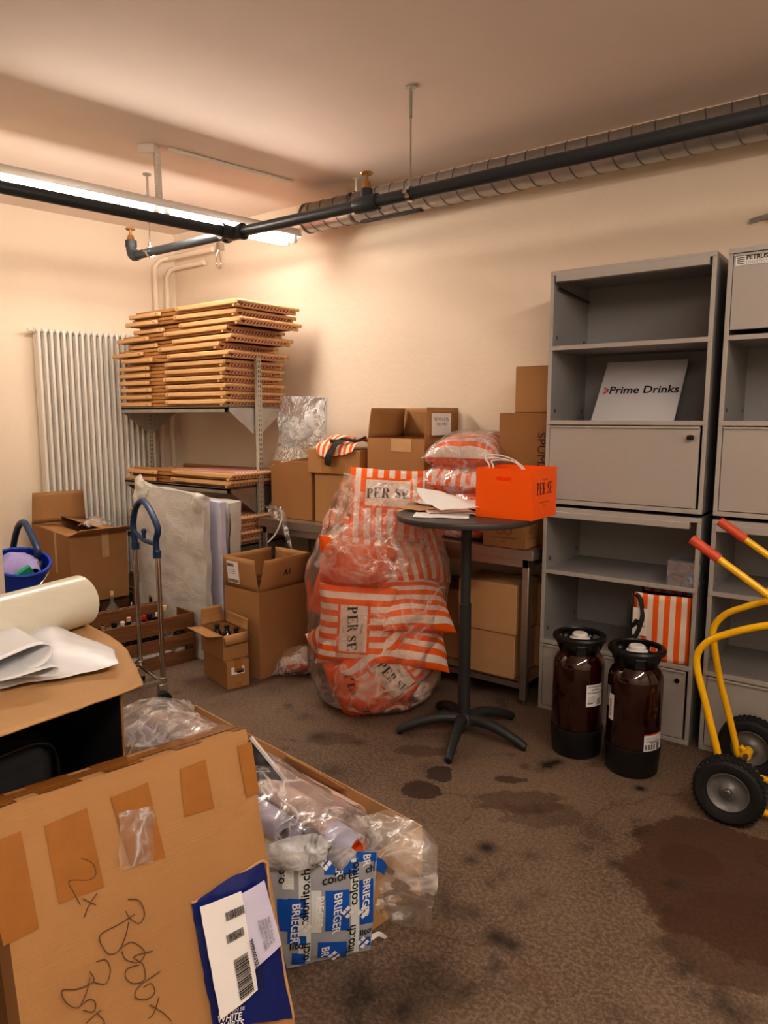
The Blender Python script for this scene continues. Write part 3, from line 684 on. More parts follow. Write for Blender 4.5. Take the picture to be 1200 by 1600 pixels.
MB().grid(patch(P, 8, .008, 12, 4)).build('black_trim', M['blackcloth'], st, solid=.004)
MB().tube([p+.01*noise.noise_vector(p*8) for p in spline([(-3.10, 3.60, BZ+.56), (-3.04, 3.60, BZ+.56), (-2.98, 3.60, BZ+.575), (-2.9, 3.62, BZ+.565), (-2.88, 3.7, BZ+.58)], 8)], .012, 8).build('black_handle', M['blackcloth'], st)
# polythene bag standing on A
p0, p1, p2, p3 = gy(433, 712, 3.62), gy(508, 706, 3.62), gy(510, 620, 3.72), gy(436, 619, 3.72)
P = [[p0+Vector((-.03, -.02, -.07)), (p0+p1)/2+Vector((0, -.03, -.035)), p1+Vector((.0, 0, 0))], [p0.lerp(p3, .28)+Vector((.01, 0, 0)), (p0+p2)/2+Vector((0, -.01, -.06)), p1.lerp(p2, .3)], [p0.lerp(p3, .62), (p0+p2)/2+Vector((0, 0, .05)), p1.lerp(p2, .62)], [p3, (p3+p2)/2, p2]]
pb_ = thing('polythene_bag', 'clear polythene bag with a translucent folder standing on the bench box', 'plastic bag', (0, 0, 0))
for row in P:
    for q in row:
        pass
zl = BZ+.41
P2 = [[Vector(q) for q in r_] for r_ in P]
MB().grid(patch(P2, 8, .012, 9, 5)).build('bag_front', M['film_heavy'], pb_)
fr_ = [p0.lerp(p3, .12)+Vector((0, .012, 0)), p1.lerp(p2, .12)+Vector((-.01, .012, 0)), p2+Vector((-.0, .012, 0)), p3+Vector((0, .012, 0))]
MB().add(fr_, [(0, 1, 2, 3)]).build('folder', M['film_milky'], pb_, solid=.002)
# tie dangling off bench
def flatstrip(name, pts, w_, m, lab=None, cat=None, parent=None, amp=.0):
    sp = spline(pts, 8); g = []
    for i, p in enumerate(sp):
        d_ = (sp[min(i+1, len(sp)-1)]-sp[max(i-1, 0)]).normalized(); sd = d_.cross(Vector((.3, -.9, .2))).normalized()
        tw = math.sin(i*.35)*.4; q = (sd*math.cos(tw)+d_.cross(sd)*math.sin(tw))*w_/2; g.append([p-q, p, p+q])
    o = MB().grid(g).build(name, m, parent, solid=.0015)
    if lab: tag(o, lab, cat)
    return o
tg = thing('tangled_tape', 'tangled clear and white strapping hanging over the bench edge', 'packing strap', (-3.5, 3.47, BZ))
def T_(p): return Vector(p)-Vector((-3.5, 3.47, BZ))
flatstrip('white_strap', [T_(gy(438, 792, 3.5)), T_(gy(440, 812, 3.455)), T_(gy(430, 835, 3.45)), T_(gy(418, 848, 3.45))], .012, M['paper'], parent=tg)
flatstrip('clear_strap', [T_(gy(420, 792, 3.52)), T_(gy(440, 800, 3.455)), T_(gy(447, 830, 3.45)), T_(gy(455, 862, 3.45))], .035, M['film_heavy'], parent=tg)
MB().grid(patch([[T_(gy(415, 790, 3.5)), T_(gy(445, 797, 3.47))], [T_(gy(420, 805, 3.46)), T_(gy(442, 815, 3.45))]], 8, .02, 20, 2)).build('clear_knot', M['film_heavy'], tg)

# ------------------------------------------------------------ grey cabinets
CY = 3.545; CD = YB-.012-CY
def cabinet(label, x0, z0, levels, doors, W=.79, lips=()):
    t = thing('office_cabinet', label, 'cabinet', (x0, CY, z0)); H_ = levels[-1]
    for x in (0, W-.018):
        MB().box(x, x+.018, .002, CD, 0, H_).build('side_panel', M['cabin'], t)
        MB().box(x-.001, x+.019, -.004, .004, 0, H_).build('side_edge', M['cab'], t, bevel=.001)
    MB().box(.018, W-.018, CD-.008, CD, 0, H_).build('back_panel', M['cabin'], t)
    for i, z in enumerate(levels):
        nm = 'bottom_panel' if i == 0 else ('top_panel' if i == len(levels)-1 else 'shelf')
        zz = z if i == 0 else z-.02
        MB().box(.018, W-.018, .004, CD-.008, zz, zz+.02).build(nm, M['cabin'], t)
        MB().box(.001, W-.001, -.008, .004, zz-.001, zz+.021).build('shelf_edge', M['cab'], t, bevel=.001)
    for a, b, kx in doors:
        dd = MB().box(.022, W-.03, -.006, .012, a+.024, b-.028).box(.022, W-.03, -.014, .0, b-.036, b-.026).build('flap_door', M['cab'], t, bevel=.0015)
        if kx:
            MB().cyl((W-.065, -.006, b-.075), (W-.065, -.018, b-.075), .012, 16).build('lock_ring', M['chrome'], dd)
            if kx == 2: MB().box(W-.080, W-.05, -.034, -.018, b-.087, b-.066).cyl((W-.065, -.018, b-.075), (W-.065, -.036, b-.075), .010, 12).build('knob', M['black'], dd, bevel=.003)
    for b in lips:
        MB().box(.02, W-.05, -.016, .02, b-.055, b-.021).box(.02, W-.05, .02, CD-.05, b-.03, b-.024).build('raised_flap', M['cab'], t, bevel=.003)
    mb = MB()
    for i in range(len(levels)-1):
        for x in (.019, W-.019):
            for y in (.05, CD-.06): mb.tube([(x-.004, y, levels[i]+.05), (x+.004, y, levels[i]+.05)], .009, 10)
    mb.build('shelf_pin', M['steel_d'], t)
    return t
xA, xB = -1.552, -.714
LZV = [0, .395, .785, 1.125]; UZV = [0, .435, .815, 1.19]
cabinet('grey metal office cabinet, the lower one behind the two kegs', xA, 0, LZV, [(0, .395, 1)], lips=(1.125,))
ua = cabinet('grey metal office cabinet, upper one holding the leaning white logo board', xA, 1.145, UZV, [(0, .435, 2)])
MB().box(.03, .76, -.012, .03, 1.135, 1.18).build('raised_flap', M['cab'], ua, bevel=.003)
MB().cyl((.035, .03, 1.11), (.035, CD-.05, 1.09), .006, 8).build('flap_slide', M['black'], ua)
cabinet('grey metal office cabinet, the lower one behind the yellow hand truck', xB, 0, LZV, [(0, .395, 1)], lips=(1.125,))
ub = cabinet('grey metal office cabinet, upper one with the logistics sticker at its top', xB, 1.145, UZV, [(0, .435, 2), (.815, 1.19, 0)])
sk = MB().box(.03, .22, -.0085, -.0075, 1.115, 1.158).build('logo_sticker', M['whitep'], ub)
for k in range(5): pass
MB().box(.036, .066, -.0095, -.0085, 1.121, 1.124).box(.036, .066, -.0095, -.0085, 1.129, 1.132).box(.036, .066, -.0095, -.0085, 1.137, 1.140).box(.036, .066, -.0095, -.0085, 1.145, 1.148).build('striped_emblem', M['ink'], sk)
text('PETRUS', .025, M['ink'], sk, (.072, -.010, 1.1435), (PI/2, 0, 0), bold=.0008, align='LEFT')
text('LOGISTICS', .0145, M['inkgrey'], sk, (.072, -.010, 1.124), (PI/2, 0, 0), align='LEFT', spacing=1.25)
# Prime Drinks board
b0, b1 = gy(922, 655, 3.66), gy(1052, 656, 3.66); bt = gy(1013, 551, 3.99)
bw = b1.x-b0.x; bx = (b0.x+b1.x)/2; zb = 1.5805; hh = .385
pr = thing('logo_board', 'white display board leaning on the upper shelf with a drinks company logo', 'board', (bx, 3.67, zb), rot=(-R(36), 0, 0))
MB().box(-bw/2, bw/2, .0, .01, 0, hh).build('board_panel', M['alu'], pr, bevel=.0015)
text('Prime Drinks', .066, M['ink'], pr, (.022, -.0012, hh*.50), (PI/2, 0, 0), bold=.0012)
mb = MB()
for a in (-38, -12, 14): 
    c_ = Vector((-.165, -.0012, hh*.5)); d_ = Vector((math.cos(R(a)), 0, math.sin(R(a))))
for z1, z0 in ((.020, .010), (.0, .0), (-.020, -.010)): mb.box(0, 0, 0, 0, 0, 0) if False else mb.bar((-bw/2+.022, -.0012, hh*.5+z1*1.0), (-bw/2+.048, -.0012, hh*.5+z0*.5), .002, .006, up=(0, 0, 1))
mb.build('red_emblem', basic('logo_red', (.6, .05, .02), .5), pr)
# wrapped box on shelf
wb = thing('wrapped_box', 'small cardboard box wrapped in crinkled clear film on the shelf', 'parcel', (-.835, 3.62, .7855), .05)
MB().box(-.072, .072, -.07, .07, 0, .118).build('inner_box', M['card'], wb, bevel=.003)
mb = MB(); NN = 14
def bxs(p): return p+.003*noise.noise_vector(p*40)
for (o_, u_, v_) in (((-.075, -.074, .001), (.15, 0, 0), (0, 0, .12)), ((.075, -.074, .001), (0, .148, 0), (0, 0, .12)), ((-.075, -.074, .121), (.15, 0, 0), (0, .148, 0)), ((-.075, .074, .001), (0, -.148, 0), (0, 0, .12))):
    mb.grid([[bxs(Vector(o_)+Vector(u_)*i/NN+Vector(v_)*j/NN) for j in range(NN+1)] for i in range(NN+1)])
mb.build('film_wrap', film('blueish_film', base=.35, streak=.6, scale=22, body=(.42, .50, .62), bstr=1), wb)
# tote bag
tt_ = thing('tote_bag', 'orange and white striped tote bag with black lining on the cabinet shelf', 'bag', (-.93, 3.64, .397), .10)
M['tote'] = stripes('tote_stripes', 0, .052, .5, ORG, CRM, offs=.012, bmp=.3)
M['tote2'] = stripes('tote_side_stripes', 1, .05, .5, ORG, CRM, bmp=.3)
w2, d2_, h2 = .130, .09, .335
def tp(x, y, z, s): q = Vector((x, y, z)); return q+.008*noise.noise_vector(q*9+Vector((s, 0, 0)))
mb = MB(); mb.grid([[tp(-w2+2*w2*i/12, -d2_-.012*math.sin(PI*i/12), h2*j/12, 1) for j in range(13)] for i in range(13)]).grid([[tp(-w2+2*w2*i/12, d2_, h2*j/12, 2) for j in range(13)] for i in range(13)])
mb.build('striped_front', M['tote'], tt_, solid=.003)
mb = MB()
for sx in (-1, 1): mb.grid([[tp(sx*w2, -d2_+2*d2_*i/8, h2*j/12-(.02*math.sin(PI*i/8) if j == 12 else 0), 1+i) for j in range(13)] for i in range(9)])
mb.grid([[Vector((-w2+2*w2*i/2, -d2_+2*d2_*j/2, .001)) for j in range(3)] for i in range(3)])
mb.build('side_gusset', M['tote2'], tt_, solid=.003)
MB().grid([[Vector(((-w2+.006)+2*(w2-.006)*i/8, -d2_+.006+2*(d2_-.006)*j/8, h2-.03-.05*math.sin(PI*i/8)*math.sin(PI*j/8))) for j in range(9)] for i in range(9)]).build('black_lining', M['blackcloth'], tt_)
flatstrip('black_strap', [(-.125, -.10, h2-.01), (-.10, -.112, h2-.03), (-.085, -.118, .22), (-.11, -.125, .12), (-.15, -.12, .06)], .022, M['blackcloth'], parent=tt_)
flatstrip('black_strap', [(-.135, -.08, h2-.01), (-.15, -.10, .26), (-.145, -.11, .16), (-.105, -.12, .2)], .022, M['blackcloth'], parent=tt_)
o = MB().grid([[Vector((x, -.1115, z)) for z in (.12, .19, .26)] for x in (-.132, -.09, -.062)]).build('name_panel', basic('cream_cloth', CRM, .8), tt_)
serif('SE', .036, lambda p: (p.x-.098, -.115, p.y+.185)).build('lettering', M['ink'], tt_)
# bolt on shelf
tag(MB().tube([(-.27, 3.8, .398), (-.27, 3.8, .41)], .014, 6).tube([(-.27, 3.8, .41), (-.27, 3.8, .425)], .009, 10).build('loose_cap', M['black']), 'small loose black knob lying on the right cabinet shelf', 'knob')
# ------------------------------------------------------------ kegs
def keg(label, loc, rz, lb):
    t = thing('beverage_keg', label, 'keg', loc, rz); RR = .119
    MB().lathe([(0, .10), (RR-.01, .10), (RR, .115), (RR, .435), (RR-.004, .458), (RR-.014, .480), (RR-.030, .498), (.082, .506), (.072, .512), (.07, .52), (0, .52)], 64).build('keg_body', M['amber'], t)
    MB().lathe([(0, 0.004), (RR-.014, .0), (RR-.006, .01), (RR+.001, .10), (RR+.004, .12), (RR+.004, .135), (RR+.001, .137)], 64).build('base_cup', M['black'], t, smooth=40)
    MB().lathe([(.073, .512), (.088, .498), (.093, .503), (.092, .540), (.086, .540), (.082, .512)], 64).build('neck_collar', M['black'], t)
    r_ = MB().lathe([(.100, .560), (.118, .553), (.124, .558), (.125, .572), (.119, .580), (.104, .584), (.099, .577), (.100, .560)], 64).build('handle_ring', M['black'], t)
    for a in (35, 145, 215, 325, 90, 270):
        c_, s_ = math.cos(R(a)), math.sin(R(a)); tq = (-s_*.02, c_*.02)
        MB().add([(c_*.088-tq[0], s_*.088-tq[1], .50), (c_*.088+tq[0], s_*.088+tq[1], .50), (c_*.110+tq[0]*1.5, s_*.110+tq[1]*1.5, .565), (c_*.110-tq[0]*1.5, s_*.110-tq[1]*1.5, .565)], [(0, 1, 2, 3)]).build('ring_strut', M['black'], t, solid=.008)
    MB().lathe([(0, .585), (.030, .585), (.036, .580), (.037, .566), (.046, .562), (.050, .552), (.049, .52), (0, .52)], 40).build('valve_cap', M['whitep'], t)
    for (a0, a1, z0, z1, kind) in lb:
        g = [[((RR+.0012)*math.cos(a0+(a1-a0)*i/12), (RR+.0012)*math.sin(a0+(a1-a0)*i/12), z) for z in (z0, z1)] for i in range(13)]
        l = MB().grid(g).build('paper_label', M['paper'] if kind != 2 else M['pale'], t)
        def wrap(mbx, zc, ac):
            q = []
            for p in mbx: q.append(Vector(((RR+.002)*math.cos(ac+p.x/RR), (RR+.002)*math.sin(ac+p.x/RR), zc+p.y)))
            return q
        ac = (a0+a1)/2; wd_ = (a1-a0)*RR
        if kind == 1:
            rows = [('ANTITRASPIRANTE', .0085, .40), ('BIANCO', .011, .27), ('TWF WMG 2024 KG', .010, .12)]
        elif kind == 2: rows = [('CONTENITORE PER BEVANDE', .006, .05), ('PRESSIONE MAX', .006, -.02)]
        else: rows = []
        for s_, sz, fy in rows:
            o = text(s_, sz, M['ink'], l, bold=.0002)
            xm = max(abs(v.co.x) for v in o.data.vertices); k = min(1, wd_*.46/xm)
            for v in o.data.vertices: v.co = wrap([Vector((v.co.x*k, v.co.y, 0))], z0+(z1-z0)*(.5+fy), ac)[0]
        mb = MB()
        def rect(x0, x1, y0, y1): mb.grid([wrap([Vector((x0+(x1-x0)*i/4, y0, 0)), Vector((x0+(x1-x0)*i/4, y1, 0))], (z0+z1)/2, ac) for i in range(5)])
        hz_ = (z1-z0)/2
        if kind == 1:
            for k in range(7): rect(-wd_*.42, wd_*(.0+.03*(k % 3)), -hz_*.1-k*.005, -hz_*.1-k*.005+.0012)
            for k in range(3): rect(-wd_*.42, -wd_*.12, -hz_*.75, -hz_*.68)
            for k in range(8): rect(wd_*(.12+.035*k), wd_*(.12+.035*k+.018), -hz_*.85, -hz_*.3)
            mb.build('small_print', M['inkgrey'], l)
        elif kind == 2:
            rect(-wd_*.5, wd_*.5, hz_*.85, hz_); mb.build('red_border', M['redgrip'], l); mb = MB()
            for k in range(4): rect(-wd_*.44, wd_*.2, hz_*(.2+.13*k), hz_*(.2+.13*k)+.0012)
            for k in range(4): rect(-wd_*(.45-.13*k), -wd_*(.36-.13*k), -hz_*.8, -hz_*.2)
            rect(wd_*.12, wd_*.3, -hz_*.9, -hz_*.1); mb.build('pictograms', M['inkgrey'], l)
        elif kind == 3:
            for k in range(9): rect(-wd_*.3, wd_*.1, -hz_*.7+k*.009, -hz_*.7+k*.009+.004)
            mb.build('barcode', M['ink'], l)
    return t
cA = math.atan2(-.804, .594)  # direction towards the doorway
keg('dark amber keg with black handle ring, the left and rear one of two', (-1.19, 3.175, 0), 0, [(cA+.05, cA+.80, .265, .37, 1)])
keg('dark amber keg with black handle ring, the right and nearer one of two', (-.915, 3.15, 0), 0, [(cA+.05, cA+.95, .135, .215, 2), (cA-1.45, cA-1.15, .25, .37, 3)])
# ------------------------------------------------------------ hand truck
YA, YBk = 3.03, 3.32
ht = thing('hand_truck', 'yellow two-wheeled hand truck with red grips and black pneumatic tyres', 'hand truck', (-.47, 3.17, 0))
def Hh(x, y, z): return Vector((x+.47, y-3.17, z))
M['wheelrim'] = basic('wheel_rim', (.19, .19, .19), .45, .3)
def wheel(y):
    wq = Matrix.Translation(Hh(-.47, y, .134)) @ Matrix.Rotation(PI/2, 4, 'X')
    prof = [(.078, -.022), (.082, -.032), (.098, -.040), (.118, -.038), (.130, -.027), (.134, -.012), (.134, .012), (.130, .027), (.118, .038), (.098, .040), (.082, .032), (.078, .022)]
    ty = MB().lathe(prof+[prof[0]], 56, wq).build('tyre', M['rubber'], ht)
    mb = MB()
    for k in range(40):
        a = 2*PI*k/40
        for s_ in (-1, 1):
            Mx = wq @ Matrix.Rotation(a+(.08 if s_ > 0 else 0), 4, 'Z') @ Matrix.Translation((.132, 0, s_*.016)) @ Matrix.Rotation(s_*.5, 4, 'X')
            mb.box(-.003, .0035, -.0055, .0055, -.016, .016, Mx)
    mb.build('tread', M['rubber'], ty)
    rm = MB().lathe([(.080, -.026), (.076, -.030), (.070, -.022), (.060, -.014), (.045, -.012), (.030, -.018), (.022, -.030), (0, -.030)], 40, wq).lathe([(.080, .026), (.076, .030), (.070, .022), (.060, .014), (.045, .012), (.030, .018), (.022, .030), (0, .030)], 40, wq).build('rim', M['wheelrim'], ht)
    MB().lathe([(.0, .040), (.012, .040), (.016, .036), (.018, .029), (.0, .029)], 20, wq).lathe([(.0, -.040), (.012, -.040), (.016, -.036), (.018, -.029), (.0, -.029)], 20, wq).build('hub_cap', M['steel_d'], rm)
wheel(2.935); wheel(3.40)
MB().cyl(Hh(-.47, 2.95, .134), Hh(-.47, 3.39, .134), .011, 14).build('axle', M['steel_d'], ht)
sl = Vector((.184, 0, -.121)).normalized()
for y in (YA, YBk):
    g0 = Vector((-.684, y, 1.107)) if y == YA else Vector((-.640, y, 1.150)); g1 = g0+sl*.125
    e_ = g0+sl*1.72
    MB().tube([Hh(*(g0+sl*.1)), Hh(*e_)], .0145, 16).build('side_beam', M['yellow'], ht)
    MB().tube([Hh(*(g0-sl*.002)), Hh(*g0), Hh(*g1), Hh(*(g1+sl*.002))], [.017, .020, .0195, .017], 16).build('hand_grip', M['redgrip'], ht)
    j = g0+sl*.50
    pts = [j, Vector((-.42, y, j.z-.045)), Vector((-.54, y, j.z-.10)), Vector((-.60, y, j.z-.14)), Vector((-.636, y, j.z-.20)), Vector((-.632, y, j.z-.27)), Vector((-.60, y, .45)), Vector((-.55, y, .28)), Vector((-.525, y, .19)), Vector((-.50, y, .11)), Vector((-.44, y, .06)), Vector((-.36, y, .035)), Vector((.2, y, .03)), Vector((.62, y, .03))]
    MB().tube([Hh(*p) for p in spline(pts, 6)], .0145, 14).build('skid_tube', M['yellow'], ht)
    MB().cyl(Hh(-.47, y-.03, .134), Hh(-.47, y+.03, .134), .021, 14).cyl(Hh(-.47, y, .134), Hh(-.50, y, .16), .012, 10).build('axle_bracket', M['yellow'], ht)
for x in (.33, .8, 1.3):
    q = Vector((-.684, 0, 1.107))+sl*x
    MB().cyl(Hh(q.x+.0, YA, q.z), Hh(q.x+.04, YBk, q.z+.03), .007, 10).build('cross_bar', M['yellow'], ht)
MB().box(.47+.60, .47+.88, -.22, .22, .006, .014).build('toe_plate', M['yellow'], ht)
# ------------------------------------------------------------ bistro table
TX, TY, TZ, TR_ = -1.715, 3.0, 1.13, .345
bt_ = thing('bar_table', 'round charcoal standing table with slim post and five-arm foot', 'table', (TX, TY, 0))
MB().lathe([(0, TZ-.030), (TR_-.012, TZ-.030), (TR_-.002, TZ-.026), (TR_, TZ-.018), (TR_, TZ-.008), (TR_-.002, TZ-.002), (TR_-.006, TZ), (0, TZ)], 72).build('table_top', basic('table_top', (.055, .05, .048), .35, 0, 6, .2), bt_)
MB().tube([(0, 0, .10), (0, 0, .68), (0, 0, .683)], [.030, .030, .027], 24).build('lower_post', M['char'], bt_)
MB().cyl((0, 0, .68), (0, 0, TZ-.03), .0255, 24).cyl((0, 0, TZ-.05), (0, 0, TZ-.03), .09, 24).build('upper_post', M['char'], bt_)
MB().lathe([(.0, .05), (.055, .055), (.058, .08), (.045, .105), (.034, .115), (0, .115)], 32).build('foot_hub', M['char'], bt_)
for px, py in ((626, 1146), (703, 1188), (810, 1170), (793, 1125), (688, 1109)):
    p = gz(px, py); d_ = Vector((p.x-TX, p.y-TY, 0)); L_n = d_.length; d_.normalize(); L_n = .335
    pts = [d_*.02+Vector((0, 0, .085)), d_*.12+Vector((0, 0, .088)), d_*.22+Vector((0, 0, .065)), d_*.30+Vector((0, 0, .034)), d_*L_n+Vector((0, 0, .016))]
    sp = spline(pts, 6); MB().tube(sp, [.030-.012*i/len(sp) for i in range(len(sp))], 12).build('foot_arm', M['char'], bt_)
    MB().cyl(d_*(L_n-.012)+Vector((0, 0, 0)), d_*(L_n-.012)+Vector((0, 0, .02)), .014, 12).build('foot_pad', M['black'], bt_)
# orange box
ob = thing('orange_gift_box', 'bright orange open box with hand hole standing on the round table', 'box', (-1.495, 3.085, TZ+.001))
ow, od, oh = .286, .27, .232
for y in (-od/2, od/2):
    zs = oh*.80; a_, b_ = .040, .0095; mb = MB()
    mb.box(-ow/2, -a_, y-.0015, y+.0015, 0, oh).box(a_, ow/2, y-.0015, y+.0015, 0, oh).box(-a_, a_, y-.0015, y+.0015, 0, zs-b_).box(-a_, a_, y-.0015, y+.0015, zs+b_, oh)
    for sx in (-1, 1):
        for sz in (-1, 1):
            fan = [(sx*a_, sz*b_)]+[(sx*(a_-b_+b_*math.cos(R(15*k))), sz*b_*math.sin(R(15*k))) for k in range(7)]
            for yy in (y-.0015, y+.0015): mb.add([(px_, yy, zs+pz_) for px_, pz_ in fan], [(0, k, k+1) for k in range(1, 7)])
    mb.build('side_panel', M['orangebox'], ob, smooth=1)
pr_ = MB().box(ow/2-.002, ow/2+.001, -od/2, od/2, 0, oh).build('side_panel', M['orangebox'], ob)
serif('PER SE', .046, lambda p: (ow/2+.002, p.x*.80, p.y*1.2+.140)).build('lettering', M['ink'], pr_)
text('APERITIVO', .012, M['pen'], pr_, (ow/2+.002, 0, .180), (PI/2, 0, PI/2)); text('ITALIAN APERITIVO CLUB', .009, M['pen'], pr_, (ow/2+.002, 0, .075), (PI/2, 0, PI/2)); text('ZURICH', .008, M['pen'], pr_, (ow/2+.002, 0, .060), (PI/2, 0, PI/2))
MB().box(-ow/2-.001, -ow/2+.002, -od/2, od/2, 0, oh).build('side_panel', M['orangebox'], ob)
MB().box(-ow/2, ow/2, -od/2, od/2, 0, .003).build('base_panel', M['orangebox'], ob)
for k, (dx, dy, dz, ln) in enumerate(((-.07, .02, .015, .16), (-.02, .03, .005, .13), (-.10, .04, .028, .14))):
    pts = [(-.11+dx*.2, -.05+dy, oh-.06), (-.12+dx*.3, -.03+dy, oh+.0), (-.13+dx*.5, -.02+dy, oh+.018+dz), (-.08+dx*.3, dy, oh+.022+dz), (.0+dx*.3, .02+dy, oh+.006+dz*.5), (.03, .03+dy, oh-.05)]
    tag(MB().tube([Vector(p)+ob.location for p in spline(pts, 8)], .0035, 8).build('cord_handle', M['whitep']), 'white cord bag handle poking out of the orange box, ' + ['the middle', 'the rightmost', 'the leftmost'][k] + ' loop', 'cord', 'white cord loops in the orange box')
# papers
def sheet(lab, px, py, w_, h_, rz, dz, mat='paper', curl=.0, name='paper_sheet', seed=1, amp=.004, group='papers on the round table'):
    w_ *= 1.25; h_ *= 1.25
    p = gz(px, py, TZ); c_, s_ = math.cos(rz), math.sin(rz); g = []
    for i in range(4):
        r_ = []
        for j in range(4):
            x, y = (i/3-.5)*w_, (j/3-.5)*h_
            r_.append(Vector((p.x+x*c_-y*s_, p.y+x*s_+y*c_, TZ+dz+curl*(i/3)**2+(.006 if (i+j+seed) % 3 == 0 and curl else 0))))
        g.append(r_)
    q = patch(g, 6, amp, 12, seed)
    for r_ in q:
        for v in r_: v.z = max(v.z, TZ+dz*.9)
    return tag(MB().grid(q).build(name, M[mat], solid=.0012), lab, 'paper', group)
sheet('flat white paper sheet nearest the front rim of the round table', 690, 806, .21, .15, .5, .003, seed=1)
sheet('white paper sheet lying skewed beneath the others on round table', 735, 803, .20, .10, .2, .006, seed=2)
sheet('peach tinted printed sheet on the round table', 700, 800, .19, .13, .8, .009, 'pink', seed=3)
sheet('tan envelope at the left rim of the round table', 650, 797, .16, .11, -.2, .012, 'card_light', name='envelope', seed=4)
sheet('crumpled white paper bulging up over the pile beside the cushion', 700, 790, .26, .18, .45, .02, curl=.0, seed=5, amp=.02)
o = MB().grid(patch([[gy(650, 762, 2.98), gy(660, 782, 2.93), gy(690, 797, 2.86)], [gy(690, 768, 3.02), gy(705, 780, 2.97), gy(720, 795, 2.90)], [gy(728, 780, 3.06), gy(745, 788, 3.0), gy(755, 792, 2.96)]], 8, .006, 14, 8)).build('crumpled_paper', M['paper'], solid=.001)
tag(o, 'large folded white paper rising at the back left of the table papers', 'paper', 'papers on the round table')
sheet('pale printed sheet half under the orange box', 745, 796, .16, .12, .1, .015, 'lav', seed=6, amp=.006)
# ------------------------------------------------------------ cushions
M['cush_hi'] = stripes('cushion_stripes_high_panel', 0, .062, .5, ORG, CRM, label=(.122, .072, .013, 0, .055), plain_back=True, bmp=.8)
M['cush_plain'] = stripes('cushion_stripes_plain', 0, .062, .5, ORG, CRM, plain_back=True, bmp=.8)
M['cush'] = stripes('cushion_stripes', 0, .062, .5, ORG, CRM, label=(.122, .072, .013), plain_back=True, bmp=.8)
def cushion_mesh(w_, h_, T, seed=0, bend=0):
    n = 22
    def pt(i, j, s_):
        u = math.sin((i/n-.5)*PI); v = math.sin((j/n-.5)*PI)
        x = w_/2*u*(1-.07*(1-v*v)*u*u); y = h_/2*v*(1-.07*(1-u*u)*v*v)
        z = s_*T*1.25*((1-u**4)*(1-v**4))**.7
        q = Vector((x, y, z)); q += .015*noise.noise_vector(Vector((x*9+seed*5, y*9, s_*.5)))*(1-max(u*u, v*v)*.6)
        q.z += bend*(q.y*q.y)*4
        return q
    mb = MB()
    for s_ in (1, -1): mb.grid([[pt(i, j, s_) for j in range(n+1)] for i in range(n+1)], flip=s_ < 0)
    def surf(x, y):
        u = max(-.97, min(.97, x/(w_/2))); v = max(-.97, min(.97, y/(h_/2)))
        z = T*1.25*((1-u**4)*(1-v**4))**.7; q = Vector((x, y, z)); d_ = .015*noise.noise_vector(Vector((x*9+seed*5, y*9, .5)))*(1-max(u*u, v*v)*.6)
        return Vector((x+d_.x, y+d_.y, z+d_.z+bend*y*y*4+.0035))
    return mb, surf
def cushion(label, Mx, w_=.42, h_=.42, T=.07, seed=0, bend=0, txt=True, back_txt=False, group=None, wrap=False, hi=0):
    t = thing('striped_cushion', label, 'cushion', group=group); t.matrix_world = Mx
    loc, q, s_ = Mx.decompose(); t.location = loc; t.rotation_euler = q.to_euler()
    mb, surf = cushion_mesh(w_, h_, T, seed, bend)
    mb.build('cushion_cover', M['cush_hi'] if hi else M['cush'] if txt else M['cush_plain'], t, smooth=80)
    if txt:
        sf = serif('PER SE', .050, lambda p: surf(p.x, p.y-.002+hi)); sf.build('lettering', M['ink'], t)
        o = text('APERITIVO', .013, M['ink'], t); 
        for v in o.data.vertices: v.co = surf(v.co.x, v.co.y+.045+hi)
        o = text('ITALIA', .011, M['inkgrey'], t)
        for v in o.data.vertices: v.co = surf(v.co.x, v.co.y-.048+hi)
    if back_txt:
        def bk(p): q = surf(p.x, p.y); return (-q.x, q.y, -q.z)
        serif('PER SE', .062, lambda p: bk(p)).build('lettering', M['ink'], t)
    if wrap:
        mb2, _ = cushion_mesh(w_*1.10, h_*1.10, T*1.12, seed+7, bend); mb2.build('plastic_sleeve', M['film_heavy'], t, smooth=80)
    return t
BC = Vector((-2.33, 3.085, 0))
BASE = Matrix(((RT.x, 0, TW.x, 0), (RT.y, 0, TW.y, 0), (0, 1, 0, 0), (0, 0, 0, 1)))
def BM(r_, z, t, yaw=0, pitch=0, roll=0):
    p = BC+RT*r_*.90+TW*(t-.055)+Vector((0, 0, z))
    return Matrix.Translation(p) @ BASE @ Matrix.Rotation(R(yaw), 4, 'Y') @ Matrix.Rotation(R(pitch), 4, 'X') @ Matrix.Rotation(R(roll), 4, 'Z')
G = 'cushions in the big clear sack'
cushion('striped cushion standing at the top of the clear sack, name upright', BM(.065, 1.115, .03, 0, -16, -3), seed=1, T=.055, w_=.43, group=G, hi=.055)
cushion('striped cushion mid sack, name running downwards on a light panel', BM(-.12, .50, .27, -8, -6, -92), seed=2, w_=.44, h_=.42, T=.07, group=G)
cushion('cushion folded flat above the downward-name cushion in the sack', BM(-.12, .80, .15, 168, -40, 12), seed=3, txt=False, group=G, T=.075)
cushion('striped cushion at the upper right of the sack under loose film', BM(.20, .83, .0, 30, -20, 8), seed=4, txt=False, group=G)
cushion('orange-edged cushion at the right of the sack, upper of two', BM(.21, .60, .15, 30, -55, 78), seed=5, txt=False, group=G)
cushion('orange-edged cushion at the right of the sack, lower of two', BM(.20, .42, .17, 30, -50, 70), seed=6, txt=False, group=G)
cushion('striped cushion low in the sack, name slanting down to the right', BM(.07, .26, .25, 18, 12, -52), seed=7, w_=.44, group=G)
